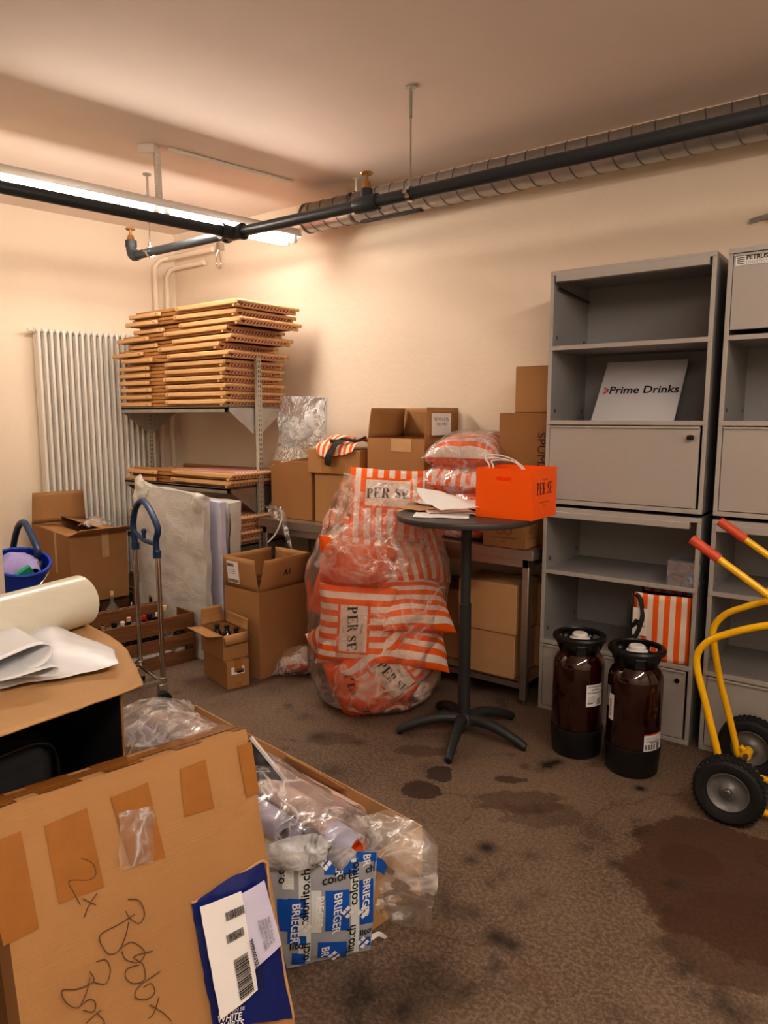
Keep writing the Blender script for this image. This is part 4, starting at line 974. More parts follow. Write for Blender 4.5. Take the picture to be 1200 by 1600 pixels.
cushion('plain orange cushion back at the very bottom of the sack', BM(-.09, .165, .24, 172, -20, 75), seed=8, txt=False, back_txt=True, w_=.40, h_=.34, T=.08, group=G)
cushion('plain orange cushion back at the bottom right of the sack base', BM(.04, .10, .14, 165, -35, 20), seed=15, txt=False, w_=.36, h_=.30, T=.07, group=G)
cushion('striped cushion at the lower left of the sack, tilted', BM(-.19, .32, .14, -30, 10, 38), seed=9, txt=False, w_=.36, group=G)
cushion('striped cushion at the lower right base of the sack', BM(.14, .20, .02, 35, 10, 55), seed=10, txt=False, w_=.38, h_=.36, group=G)
cushion('orange cushion bulging at the left side of the sack', BM(-.22, .62, .02, 150, 0, 20), seed=11, txt=False, w_=.36, group=G)
cushion('cushion buried in the middle of the sack behind the others', BM(.02, .45, -.08, 10, 0, 30), seed=12, txt=False, group=G)
cushion('cushion buried high in the sack behind the folded one', BM(-.02, .80, -.08, 0, -10, 80), seed=13, txt=False, group=G)
# the sack
prof = [(.16, .002), (.26, .012), (.33, .06), (.36, .15), (.378, .28), (.392, .42), (.395, .55), (.39, .68), (.385, .80), (.355, .92), (.31, 1.02), (.25, 1.12), (.20, 1.20)]
g = []; NA = 120
for zi in range(61):
    z = 1.20*zi/60; k = 0
    while k < len(prof)-2 and prof[k+1][1] < z: k += 1
    r0, z0 = prof[k]; r1, z1 = prof[k+1]; q = max(0, min(1, (z-z0)/(z1-z0))); q = q*q*(3-2*q); rr = r0+(r1-r0)*q; row = []
    if zi == 0: z = .003
    for a_ in range(NA+1):
        a = 2*PI*a_/NA; e = Vector((math.cos(a), math.sin(a), 0))
        nz = noise.noise(Vector((e.x*2.2, e.y*2.2, z*3.5)))*.035+noise.noise(Vector((e.x*6, e.y*6, z*9)))*.012
        if z > .95: nz += .02*math.sin(a*9+z*8)*(z-.95)*4
        if z < .1: nz *= z/.1
        p = BC+RT*math.cos(a)*(rr+nz)*1.0-TW*math.sin(a)*(rr+nz)*.93+RT*(.03*(z-.5))
        row.append(Vector((p.x, p.y, z+(.05*math.cos(a-2.8)*max(0, z-1.0)*5))))
    g.append(row)
sack = thing('clear_sack', 'big clear polythene sack stuffed with striped cushions on the floor', 'plastic bag', BC)
mb = MB().grid([[p-BC for p in r_] for r_ in g]); mb.build('sack_film', M['film_bag'], sack, smooth=180)
def at_(px, py, t): # point in the upright plane t in front of the sack centre
    P0 = BC+TW*t; r_ = Vector(ray(px, py)); O = Vector((0, 0, CH)); k = (P0-O).dot(TW)/r_.dot(TW); return O+r_*k-BC
# loose collar of film folded over and the top mouth
P = [[at_(490, 885, .30), at_(540, 915, .38), at_(610, 905, .40), at_(660, 890, .36), at_(702, 900, .25)],
     [at_(512, 850, .28), at_(560, 870, .36), at_(610, 850, .36), at_(660, 850, .33), at_(700, 850, .22)],
     [at_(535, 820, .22), at_(575, 815, .30), at_(620, 808, .32), at_(665, 815, .28), at_(692, 815, .2)]]
MB().grid(patch(P, 10, .022, 7, 6)).build('loose_film', M['film_bag'], sack, smooth=180)
P = [[at_(500, 860, .17), at_(580, 850, .2), at_(670, 840, .17)], [at_(520, 800, .12), at_(600, 800, .14), at_(675, 790, .12)], [at_(538, 732, .10), at_(600, 748, .11), at_(670, 738, .10)]]
P = [[q+(Vector((0, 0, -.02))) for q in r_] for r_ in P]
MB().grid(patch(P, 10, .012, 8, 9)).build('sack_mouth', M['film_bag'], sack, smooth=180)
# little bagged bit at the left of the sack
t = thing('bagged_cushion', 'small bagged orange cushion corner lying on the floor left of sack', 'cushion', gz(462, 1052)+Vector((0, 0, 0)))
mb, sf = cushion_mesh(.20, .17, .05, 21); o = mb.build('cushion_cover', M['cush'], t, smooth=80); o.rotation_euler = (.5, -.2, .4); o.location = (.0, 0, .09)
mb, sf = cushion_mesh(.27, .22, .06, 22); o = mb.build('plastic_sleeve', M['film_heavy'], t, smooth=80); o.rotation_euler = (.5, -.2, .4); o.location = (-.0, 0, .09)
# cushions on the bench
def FM(x, y, z, rz, rx=0, ry=0): return Matrix.Translation((x, y, z)) @ Matrix.Rotation(rz, 4, 'Z') @ Matrix.Rotation(rx, 4, 'X') @ Matrix.Rotation(ry, 4, 'Y')
G2 = 'film-wrapped cushions on the bench'
cushion('film-wrapped cushion on the bench, bottom of the pile', FM(-2.11, 3.70, .960, .03), T=.06, seed=31, txt=False, group=G2, wrap=True, w_=.40, h_=.38)
cushion('film-wrapped plain-faced cushion second from the bottom of the bench pile', FM(-2.12, 3.69, 1.11, -.05, PI), T=.066, seed=32, txt=False, group=G2, wrap=True, w_=.42, h_=.38)
cushion('film-wrapped cushion third from the bottom with wide stripes showing', FM(-2.13, 3.67, 1.245, .1, .22), T=.075, seed=33, txt=False, group=G2, wrap=True, w_=.42, h_=.38)
cushion('film-wrapped cushion on top of the bench pile beside the tall box', FM(-2.09, 3.70, 1.40, PI/2+.1, .0, -.2), T=.078, seed=34, txt=False, group=G2, wrap=True, w_=.38, h_=.44)

# ------------------------------------------------------------ wine crates and bottles
CRH = .325
def crate(label, corner, L_=.64, W_=.40):
    """corner = far right floor corner; long side runs back along the left-wall direction"""
    c_ = Vector(corner)-LN*W_/2-LD*L_/2
    t = thing('wooden_crate', label, 'crate', (c_.x, c_.y, 0), math.atan2(.983, .183), 'wooden bottle crates')
    for y in (-W_/2, W_/2-.014):
        for z0, z1 in ((.008, .085), (.115, .195), (.225, CRH)): MB().box(-L_/2+.016, L_/2-.016, y, y+.014, z0, z1).build('side_slat', M['crate'], t, bevel=.002)
    for x in (-L_/2, L_/2-.016): MB().box(x, x+.016, -W_/2, W_/2, .008, CRH).build('end_board', M['crate'], t, bevel=.002)
    MB().box(-L_/2, L_/2, -W_/2, W_/2, 0, .008).build('base_board', M['crate'], t)
    for x in (-L_/2+.016, L_/2-.046):
        for y in (-W_/2+.014, W_/2-.044): MB().box(x, x+.03, y, y+.03, .008, CRH-.03).build('corner_post', M['crate'], t)
    return t
cr1 = Vector((-3.70, 2.905, 0)); cr2 = cr1-LN*.425+LD*.0; cr3 = cr1-LN*.86+LD*.0
crate('dark wooden slatted crate of bottles nearest the folding trolley handle', cr1)
crate('dark wooden slatted crate of bottles behind the nearer crate', cr2)
crate('dark wooden crate underneath the big open carton beside the radiator', cr3)
def bottle(label, loc, hgt, glass, cap, r=.037, capr=.013, lab_=True, group='bottles in the crates'):
    t = thing('bottle', label, 'bottle', loc, 0, group)
    MB().lathe([(0, 0), (r-.003, 0), (r, .006), (r, hgt*.62), (r*.86, hgt*.69), (.016, hgt*.79), (.0135, hgt*.82), (.0135, hgt*.95), (0, hgt*.95)], 20).build('glass_body', M[glass], t)
    MB().lathe([(0, hgt), (capr-.002, hgt), (capr, hgt-.002), (capr, hgt*.93), (.0138, hgt*.925), (.0, hgt*.925)], 16).build('bottle_cap', M[cap], t)
    if lab_: MB().lathe([(r+.0006, hgt*.2), (r+.0006, hgt*.48)], 20).build('bottle_label', M['paper'], t)
bots = [(167, 985, .33, 'glassb', 'cork', 'bottle with pale cork near the left front of the near crate'), (190, 981, .335, 'glassb', 'black', 'bottle with black cap behind the front rail of near crate'),
        (206, 981, .33, 'glassb', 'white', 'bottle with white cap beside the left trolley pole'), (208, 970, .35, 'glassb', 'cork', 'cork-stopped bottle seen between crate rail and the left trolley pole'),
        (228, 970, .345, 'glassb', 'cork', 'cork-stopped bottle just right of the left trolley pole'), (238, 970, .34, 'glassb', 'red', 'bottle with bright red cap between the trolley poles'),
        (237, 962, .35, 'glassb', 'black', 'bottle with fat black cap behind the red-capped one'), (255, 963, .345, 'glassb', 'whitep', 'dark bottle with white-topped cap right of the trolley pole'),
        (263, 951, .38, 'glassc', 'cork', 'tall clear bottle with light cork at the right of near crate'), (148, 989, .33, 'glassb', 'cork', 'cork-topped bottle at the left end of near crate'), (285, 968, .29, 'glassb', 'black', 'low dark bottle at right end of the near crate')]
cc1 = cr1-LN*.20-LD*.32
for px, py, h_, g_, c_, lab in bots:
    p = gz(px, py, h_)
    q = p-cc1; a = max(-.255, min(.255, q.dot(LD))); b = max(-.135, min(.135, q.dot(LN))); p = cc1+LD*a+LN*b
    bottle(lab, (p.x, p.y, .009), h_, g_, c_, capr=.018 if c_ == 'black' else .014)
cc2 = cr2-LN*.20-LD*.32
for (a, b, h_, g_, c_, lab, r_) in ((.02, .03, .40, 'glassc', 'cork', 'big clear round-shouldered bottle in the far crate', .052), (.17, .0, .37, 'glassb', 'black', 'tall dark bottle with black cap in the far crate', .037), (.26, .12, .35, 'glassb', 'brass', 'bottle with yellow cap at the right of far crate', .032),
                                    (-.10, .1, .33, 'glassb', 'black', 'low dark bottle next to the film roll in the far crate', .037), (-.2, .05, .33, 'glassb', 'black', 'dark bottle at the left end of far crate', .037)):
    p = cc2+LD*a+LN*b; bottle(lab, (p.x, p.y, .009), h_, g_, c_, r=r_)
# ------------------------------------------------------------ carton by the radiator
bl = carton('open_carton', 'big open carton with raised back flap in front of the radiator', (-4.86, 2.80, .327), -.19, .78, .40, .47, 'card', closed=False, flaps=(('x-', -2, .235), ('x+', 72, .20), ('y+', -78, .19), ('y-', -97, .17)))
MB().box(.3905, .3915, .02, .07, .30, .47).build('tape_strip', M['tape_tan'], bl)
MB().box(.1, .14, -.2015, -.2005, .18, .47).build('tape_strip', M['tape_tan'], bl)
MB().grid(patch([[(.05, -.02, .49), (.18, -.03, .51), (.3, .02, .50)], [(.04, .06, .53), (.18, .07, .56), (.32, .08, .52)], [(.08, .15, .50), (.2, .16, .52), (.32, .16, .50)]], 6, .02, 14, 3)).build('loose_tape', M['film_heavy'], bl)
# ------------------------------------------------------------ wrapped panels
t = thing('wrapped_board', 'tall panel in milky bubble wrap standing behind the bottle crates', 'wrapped panel', (-3.985, 2.965, 0), -.03)
n = 40; g1 = []; W_, H2 = .76, 1.13
def wob(x, y, z, a=.012): q = Vector((x, y, z)); return q+a*noise.noise_vector(q*5)+a*.5*noise.noise_vector(q*13)
mb = MB()
mb.grid([[wob(-W_/2+W_*i/n, -.022-.012*math.sin(PI*i/n), (H2-.05*(i/n))*j/n+.01) for j in range(n+1)] for i in range(n+1)])
mb.grid([[wob(-W_/2+W_*i/n, .03, (H2-.05*(i/n))*j/n+.01) for j in range(n+1)] for i in range(n+1)])
for x in (-W_/2, W_/2): mb.grid([[wob(x, -.022+.052*i/4, (H2-(.05 if x > 0 else 0))*j/n+.01) for j in range(n+1)] for i in range(5)])
mb.grid([[wob(-W_/2+W_*i/n, -.022+.052*j/4, H2-.05*i/n+.01) for j in range(5)] for i in range(n+1)])
mb.build('bubble_wrap', M['bubble'], t, smooth=80)
MB().box(-W_/2+.02, W_/2-.02, -.008, .020, .002, H2-.09).build('inner_panel', M['foam'], t)
MB().grid(patch([[(-.40, -.02, 1.02), (-.36, -.03, 1.17), (-.30, -.02, 1.20)], [(-.34, -.035, 1.0), (-.28, -.05, 1.12), (-.24, -.03, 1.17)], [(-.24, -.03, 1.02), (-.2, -.04, 1.10), (-.16, -.02, 1.12)]], 8, .015, 12, 2)).build('folded_corner', M['bubble'], t)
MB().grid(patch([[(.26, -.03, 1.02), (.30, -.045, 1.10), (.34, -.03, 1.12)], [(.32, -.04, .99), (.36, -.05, 1.08), (.40, -.02, 1.10)], [(.385, -.0, .98), (.40, -.0, 1.04), (.405, .02, 1.07)]], 8, .012, 12, 5)).build('folded_corner', M['bubble'], t)
t = thing('wrapped_board', 'bluish foam-wrapped panel edge standing right of the bubble-wrapped panel', 'wrapped panel', (-3.90, 3.055, 0), -.02)
mb = MB(); W3, H3 = .70, 1.05
for y in (-.02, .02): mb.grid([[wob(-W3/2+W3*i/20, y, H3*j/30+.004, .008) for j in range(31)] for i in range(21)])
mb.grid([[wob(W3/2, -.02+.04*i/4, H3*j/30+.004, .008) for j in range(31)] for i in range(5)])
mb.grid([[wob(-W3/2+W3*i/20, -.02+.04*j/4, H3+.004, .008) for j in range(5)] for i in range(21)])
mb.build('foam_sleeve', M['foam'], t, smooth=80)
MB().box(-.33, .34, -.005, .005, .001, 1.0).build('inner_panel', M['vinyl'], t)
t = thing('wrapped_board', 'bundle in loose bubble wrap leaning at the rack, right of the bluish panel', 'wrapped panel', (-3.86, 3.165, 0), -.04)
mb = MB(); W4 = .62
def w4(x, z): return W4/2-.10*max(0, .8-z)
mb.grid([[wob(-W4/2+(w4(0, 1.0*j/30)+W4/2)*i/20, -.045-.02*math.sin(PI*j/30), 1.03*j/30+.012, .012) for j in range(31)] for i in range(21)])
mb.grid([[wob(w4(0, 1.0*j/30), -.045+.09*i/5, 1.03*j/30+.012, .012) for j in range(31)] for i in range(6)])
mb.grid([[wob(-W4/2+W4*i/20, -.045+.09*j/5, 1.04, .012) for j in range(6)] for i in range(21)])
mb.grid([[wob(-W4/2+(w4(0, 1.0*j/30)+W4/2)*i/20, .045, 1.03*j/30+.012, .012) for j in range(31)] for i in range(21)])
mb.build('bubble_wrap', M['bubble'], t, smooth=80)
MB().box(-.28, .2, -.015, .015, .001, .95).build('inner_panel', M['card'], t)
# ------------------------------------------------------------ A1 carton and the two small ones
A1 = carton('open_carton', 'tall open carton marked A1 in front of the rack', (-3.243, 3.125, 0), -.06, .33, .41, .545, 'card', closed=False, flaps=(('y-', 5, .20), ('x+', 13, .205), ('x-', 3, .19), ('y+', 4, .19)))
MB().box(-.14, .14, -.18, .18, .33, .52).build('black_content', M['blackcloth'], A1, bevel=.03)
th = R(5); lb = MB().box(-.055, .055, -.0015, -.0008, -.07, .07).build('shipping_label', M['paper'], A1); lb.location = (-.06, -.2075-.009, .545+.10); lb.rotation_euler = (th, 0, 0)
mb = MB()
for k in range(9): mb.box(-.05+k*.007, -.05+k*.007+.004, -.0022, -.0016, .035, .055)
for k in range(12): mb.box(-.05+k*.0085, -.05+k*.0085+.005, -.0022, -.0016, -.065, -.045)
for k in range(3): mb.box(-.04, .02, -.0022, -.0016, -.01+.012*k, -.008+.012*k)
mb.build('barcode', M['ink'], lb)
tx = text('A1', .052, M['ink'], A1, (.165+.034, .0, .545+.10), (PI/2-0, 0, PI/2), bold=.001); tx.rotation_euler = (PI/2-0, R(0), PI/2)
tx.rotation_euler = Matrix.Rotation(R(13), 3, 'Y').to_4x4().to_3x3().__matmul__(Matrix.Rotation(PI/2, 3, 'Z') @ Matrix.Rotation(PI/2, 3, 'X')).to_euler()
s1 = carton('small_carton', 'small closed carton on the floor with a barcode label on its end', (-3.265, 2.79, 0), -.27, .33, .145, .168, 'card', cat='carton')
lb = MB().box(.1652, .166, -.045, .04, .085, .13).build('shipping_label', M['paper'], s1)
MB().box(.1662, .1668, -.01, .035, .09, .105).box(.1662, .1668, -.01, .035, .109, .114).build('barcode', M['ink'], lb)
MB().box(.1652, .166, -.02, .02, .0, .035).build('tape_strip', M['tape'], s1)
s2 = carton('small_carton', 'small open carton of bottles stacked on another small carton', (-3.275, 2.79, .170), -.22, .28, .165, .15, 'card', closed=False, flaps=(('y-', 82, .10), ('x-', 8, .11), ('y+', 8, .075), ('x+', 165, .06)))
for k, (x, y) in enumerate(((-.05, -.02), (.035, .0), (.1, .03))):
    q = s2.location+Vector((x, y+x*-.2, .006))
    bottle('black-capped bottle in the small open carton, %s of three' % ['leftmost', 'middle', 'rightmost'][k], q, .165+.01*(k == 1), 'glassb', 'black', r=.03, capr=.017, lab_=False, group='bottles in the small carton')
# ------------------------------------------------------------ folding trolley
def vpl(px, py, P0, d_):
    nrm = Vector((-d_.y, d_.x, 0)); r_ = Vector(ray(px, py)); O = Vector((0, 0, CH)); return O+r_*((Vector(P0)-O).dot(nrm)/r_.dot(nrm))
def trolley(label, base, ang, hz=0, s_=1.0, deck=True):
    t = thing('folding_trolley', label, 'trolley', base, ang)
    hw = .175
    for x in (-hw, hw): MB().tube([(x, 0, .10), (x, 0, .80), (x*.94, 0, .88)], .0145, 14).build('pole', M['chrome'], t)
    loop = spline([(-hw*.94, 0, .84), (-hw*1.02, 0, .93), (-hw*1.04, 0, 1.0), (-hw*.7, 0, 1.09), (-.02, 0, 1.135), (hw*.45, 0, 1.10), (hw*.98, 0, 1.03), (hw*1.1, 0, .99), (hw*.9, 0, .93), (hw*.94, 0, .84)], 6)
    gr = MB().tube(loop, .0175, 14).tube([(-hw*.94, 0, .84), (-hw*.94, 0, .88)], .0225, 14).tube([(hw*.94, 0, .84), (hw*.94, 0, .88)], .0225, 14).build('grip_loop', M['navy'], t)
    MB().tube(spline([(-hw*.96, 0, .945), (-.04, 0, .915), (.04, 0, .912), (hw*.92, 0, .915)], 5), .013, 10).tube([(-.02, 0, .915), (-.02, 0, .955)], .010, 10).lathe([(0, .945), (.012, .95), (.016, .962), (.012, .975), (0, .98)], 14, Matrix.Translation((-.02, 0, 0))).build('grip_bridge', M['navy'], t)
    D_ = .62
    for x in (-hw, hw): MB().bar((x, 0, .145), (x, -D_, .145), .025, .022).build('deck_rail', M['chrome'], t, bevel=.003)
    for y in (-.01, -.10, -.30, -.5, -D_): MB().bar((-hw, y, .145), (hw, y, .145), .018, .018, up=(0, 0, 1)).build('deck_bar', M['chrome'], t, bevel=.003)
    for x in (-hw, hw):
        for y in (-.0, -D_):
            wq = Matrix.Translation((x+.03*(1 if x > 0 else -1), y-.015, .048)) @ Matrix.Rotation(PI/2, 4, 'Y') @ Matrix.Identity(4)
            cs = MB().lathe([(0, -.012), (.03, -.012), (.044, -.013), (.048, -.008), (.048, .008), (.044, .013), (.03, .012), (0, .012)], 28, wq).build('caster_wheel', M['rubber'], t)
            MB().box(x-.022, x+.022, y-.03, y+.02, .075, .135).tube([(x, y, .09), (x, y, .17)], .02, 14).build('caster_fork', M['chrome'], cs, bevel=.003)
    return t
tA = math.atan2(-.255, .966)
trolley('chrome folding trolley with blue loop grip in front of the bottle crates', (-3.40, 2.355, 0), tA)
h2 = Vector((-4.02, 2.02, 0))
# second trolley, partly behind the pier: its grip rises behind the bucket
t2 = thing('push_trolley', 'second trolley with dark blue loop grip behind the bucket', 'trolley', (-4.02, 2.03, 0), tA)
MB().tube([(-.10, 0, .10), (-.10, 0, .80)], .0145, 14).tube([(.16, 0, .10), (.16, 0, .80)], .0145, 14).build('pole', M['chrome'], t2)
lp = [vpl(px, py, (-4.02, 2.03, 0), Vector((.966, -.255, 0))) for px, py in ((57, 878), (59, 862), (53, 845), (44, 826), (37, 816), (29, 822), (23, 842), (20, 862))]
inv = t2.matrix_basis.inverted() if False else (Matrix.Translation((-4.02, 2.03, 0)) @ Matrix.Rotation(tA, 4, 'Z')).inverted()
lpl = [inv @ p for p in lp]
lo = [(lpl[0].x, 0, .70)]+[(p.x, p.y, p.z) for p in lpl]+[(lpl[-1].x, 0, .70)]
MB().tube(spline(lo, 6), .0185, 14).build('grip_loop', M['navy'], t2)
MB().box(-.2, .2, -.24, .02, .12, .14).build('deck', M['steel_d'], t2)
for x in (-.16, .16):
    for y in (-.20, -.01): MB().tube([(x-.01, y, .05), (x+.01, y, .05)], .05, 20).box(x-.015, x+.015, y-.02, y+.02, .06, .12).build('caster_wheel', M['rubber'], t2)
# bucket and what carries it
bk0 = gz(30, 873, .80)
carton('cardboard_box', 'cardboard box on the second trolley under the blue bucket', (bk0.x-.01, bk0.y-.04, .142), .2, .30, .30, .36, 'card_dark', tape=False)
bkt = thing('bucket', 'tilted blue plastic bucket holding cleaning cloths at the left edge', 'bucket', (bk0.x, bk0.y-.02, .530), rot=(R(0), R(0), 0))
tl = Matrix.Translation((0, 0, .02)) @ Matrix.Rotation(R(16), 4, RT)@ Matrix.Rotation(R(-14), 4, TW)
MB().lathe([(0, .0), (.10, .0), (.105, .01), (.125, .15), (.145, .255), (.158, .26), (.160, .268), (.156, .274), (.143, .272), (.122, .15), (.10, .02), (0, .02)], 56, tl).build('bucket_body', M['blue'], bkt)
hp = [tl @ Vector((.16*math.cos(a), .16*math.sin(a), .26-.11*math.sin((a-.3)/(PI)*PI))) for a in [.3+PI*k/20 for k in range(21)]]
MB().tube([tl @ Vector((.163*math.cos(R(-150)+R(180)*k/20), .163*math.sin(R(-150)+R(180)*k/20), .25-.13*math.sin(PI*k/20))) for k in range(21)], .0022, 6).build('bail_handle', M['chrome'], bkt)
P = [[tl @ Vector(q) for q in r_] for r_ in (((-.13, -.08, .20), (-.04, -.11, .235), (.03, -.1, .23), (.09, -.06, .235)), ((-.12, 0, .26), (-.04, -.02, .27), (.04, 0, .29), (.10, .0, .275)), ((-.10, .08, .25), (-.03, .07, .28), (.04, .07, .285), (.09, .06, .24)))]
o = MB().grid(patch(P, 8, .012, 9, 4)).build('cleaning_cloth', M['lilac'], solid=.004); o.location = bkt.location; tag(o, 'lilac cleaning cloth crumpled inside the blue bucket', 'cloth')
o = MB().box(-.012, .012, -.045, .04, -.02, .06, tl @ Matrix.Translation((.105, -.02, .235)) @ Matrix.Rotation(.5, 4, 'X')).build('green_sponge', M['green'], bevel=.004); o.location = bkt.location; tag(o, 'green scouring sponge at the right inside the blue bucket', 'sponge')

# ------------------------------------------------------------ foreground: carton with black case
BX0, BX1, BY0, BY1, BH = -2.28, -1.62, .10, 1.03, .89
fc = thing('large_carton', 'large carton open towards the room with a black case inside', 'carton', ((BX0+BX1)/2, (BY0+BY1)/2, 0))
fx, fy = (BX0+BX1)/2, (BY0+BY1)/2
hx_, hy_ = (BX1-BX0)/2, (BY1-BY0)/2
M['liner'] = basic('black_liner', (.006, .006, .007), .7)
MB().box(-hx_, -hx_+.006, -hy_, hy_, 0, BH).box(-hx_, hx_, -hy_, -hy_+.006, 0, BH).box(-hx_, hx_, hy_-.006, hy_, 0, BH).box(-hx_, hx_, -hy_, hy_, .0, .006).box(hx_-.006, hx_, -hy_, hy_, 0, .34).build('carton_body', M['card_dark'], fc)
MB().box(-hx_+.007, -hx_+.009, -hy_+.007, hy_-.007, .007, BH).box(-hx_+.007, hx_+.001, hy_-.010, hy_-.007, .007, BH).box(-hx_+.007, hx_, -hy_+.007, -hy_+.009, .007, BH).build('black_lining', M['liner'], fc)
# top flaps, ragged edge, lying roughly level
def F_(px, py, z): p = gz(px, py, z); return Vector((p.x-fx, p.y-fy, p.z))
P = [[F_(-220, 1225, .905), F_(0, 1150, .902), F_(120, 1108, .900), F_(224, 1071, .893)],
     [F_(-220, 1150, .905), F_(0, 1085, .904), F_(110, 1058, .903), F_(206, 1030, .898)],
     [F_(-220, 1085, .905), F_(0, 1035, .904), F_(100, 1013, .904), F_(184, 1003, .901)],
     [F_(-220, 1010, .905), F_(0, 985, .904), F_(80, 978, .904), F_(132, 974, .903)]]
MB().grid([[p+Vector((0, 0, .0)) for p in r_] for r_ in patch(P, 8, .0025, 20, 3)]).build('top_flap', M['card_light'], fc, solid=.006)
P = [[F_(100, 1000, .909), F_(135, 992, .909)], [F_(85, 985, .909), F_(128, 972, .909)]]
# black soft case
cs = thing('black_case', 'black padded fabric case with piping inside the large carton', 'case', (-1.80, .52, .35))
def softbox(x0, x1, y0, y1, z0, z1, r_, name, mat, parent):
    return MB().box(x0, x1, y0, y1, z0, z1).build(name, mat, parent, bevel=r_, seg=6)
MB().box(-.15, .15, -.38, .40, -.343, -.001).build('case_base', M['blackcloth'], cs, bevel=.03, seg=4)
softbox(-.13, .07, -.38, .39, .0, .435, .055, 'case_body', M['blackcloth'], cs)
pp = [(.072, -.36, .41), (.072, .2, .425), (.072, .33, .425), (.072, .375, .39), (.072, .385, .3), (.072, .385, .05)]
MB().tube(spline(pp, 6), .005, 8).build('piping', M['black'], cs)
softbox(.072, .155, -.38, .42, .0, .33, .04, 'front_pocket', M['blackcloth'], cs)
MB().tube(spline([(.157, -.38, .29), (.157, .2, .30), (.15, .36, .305), (.12, .42, .27)], 6), .0045, 8).build('piping', M['black'], cs)
# stretch film roll
rd = Vector((-.215, .977, 0)).normalized(); E_ = gz(128, 938, .99); RRl = .084
t = thing('film_roll', 'thick roll of clear stretch film lying on the large carton', 'film roll', (E_.x, E_.y, .908+RRl))
a0, a1 = -rd*.62, Vector((0, 0, 0))
MB().tube([a0, a0+rd*.006, -rd*.006, a1], [RRl-.006, RRl, RRl, RRl-.006], 56, caps=False).build('wound_film', M['roll'], t)
mb = MB(); rx = Vector((rd.y, -rd.x, 0))
for p in (a0, a1): mb.grid([[p+(rx*math.cos(a)+Vector((0, 0, 1))*math.sin(a))*q for q in (.03, RRl-.006)] for a in [2*PI*k/40 for k in range(41)]])
mb.build('roll_end', M['roll'], t)
MB().tube([a0-rd*.01, a1+rd*.01], .03, 24, caps=False).build('cardboard_core', M['card'], t, solid=.004)
# white vinyl sheet folded on the carton
def V_(px, py, z): return gz(px, py, z)
vs = thing('vinyl_sheet', 'folded white vinyl sheet draped over the front of the large carton', 'vinyl sheet', (0, 0, 0))
P = [[V_(-160, 1110, .915), V_(-60, 1090, .915), V_(30, 1070, .916), V_(90, 1062, .916), V_(150, 1048, .92), V_(186, 1036, .93)],
     [V_(-160, 1040, .93), V_(-60, 1035, .93), V_(20, 1030, .94), V_(80, 1022, .96), V_(130, 1015, .95), V_(182, 1022, .935)],
     [V_(-160, 990, .93), V_(-60, 985, .93), V_(20, 985, .95), V_(75, 985, .975), V_(120, 995, .95), V_(174, 1010, .935)],
     [V_(-160, 965, .92), V_(-60, 965, .92), V_(20, 965, .94), V_(66, 970, .965), V_(105, 986, .945), V_(140, 998, .935)]]
MB().grid(patch(P, 8, .006, 9, 6)).build('spread_part', M['vinyl'], vs, solid=.0015)
prof = [(88, 1018), (62, 1034), (20, 1048)]
# rolled-over part: a flattened tube of sheet open towards the room
ax = Vector((-.80, .10, 0)).normalized(); o0 = V_(0, 1040, .955)
def fold(k0, name, pts, Ln, seed):
    sp = spline([Vector(p) for p in pts], 8); g = []
    for i in range(13):
        g.append([p+ax*Ln*i/12 for p in sp])
    g = [[p+.004*noise.noise_vector(p*11+Vector((seed, 0, 0))) for p in r_] for r_ in g]
    MB().grid(g).build(name, M['vinyl'], vs, solid=.0015)
fold(0, 'folded_part', [V_(-150, 1075, .945), V_(-40, 1055, .95), V_(20, 1050, .955), V_(60, 1042, .965), V_(80, 1026, .98), V_(78, 1010, .995), V_(55, 1010, 1.0), V_(10, 1026, 1.0), V_(-40, 1046, .995), V_(-150, 1085, .985)], .30, 1)
fold(1, 'folded_part', [V_(-150, 1105, .93), V_(-20, 1070, .93), V_(40, 1058, .935), V_(85, 1058, .942), V_(94, 1048, .955), V_(84, 1042, .962), V_(50, 1052, .96), V_(0, 1064, .955)], .20, 2)

# ------------------------------------------------------------ leaning carton
T1 = Vector((-1.265, 1.138, .80)); Ldr = Vector((.22, .976, 0)).normalized(); Dn = Vector((.205, .012, -.68)).normalized()
Dn = (Dn-Ldr*Dn.dot(Ldr)).normalized(); Nn = Dn.cross(Ldr).normalized()
def fplane(px, py):
    r_ = Vector(ray(px, py)); O = Vector((0, 0, CH)); k = (T1-O).dot(Nn)/r_.dot(Nn); q = O+r_*k-T1; return Vector((q.dot(Ldr), q.dot(-Dn)))
wl = fplane(14, 1480).x; Wb = -wl; Hb = .80/abs(Dn.z); TH = .13
Mx = Matrix(((Ldr.x, -Nn.x, -Dn.x, 0), (Ldr.y, -Nn.y, -Dn.y, 0), (Ldr.z, -Nn.z, -Dn.z, 0), (0, 0, 0, 1)))
org = T1-Ldr*Wb/2+Dn*Hb + Vector((0, 0, TH*abs(Nn.z)+.001))
T1s = T1+Vector((0, 0, TH*abs(Nn.z)+.001))
lc = thing('flat_carton', 'large flat taped carton with pencil writing leaning in the foreground', 'carton', org); lc.rotation_euler = Mx.to_euler()
def Lf(px, py, off=.0):  # pixel on the face -> local
    r_ = Vector(ray(px, py)); O = Vector((0, 0, CH)); k = (T1s-O).dot(Nn)/r_.dot(Nn); q = O+r_*k-T1s; return Vector((q.dot(Ldr)+Wb/2, -off, q.dot(-Dn)+Hb))
n = 24
def dent(x, z): return .0025*noise.noise(Vector((x*7, z*7, 1)))
mb = MB().grid([[Vector((-Wb/2+Wb*i/n, dent(-Wb/2+Wb*i/n, Hb*j/n) if 0 < i < n and 0 < j < n else 0, Hb*j/n)) for j in range(n+1)] for i in range(n+1)])
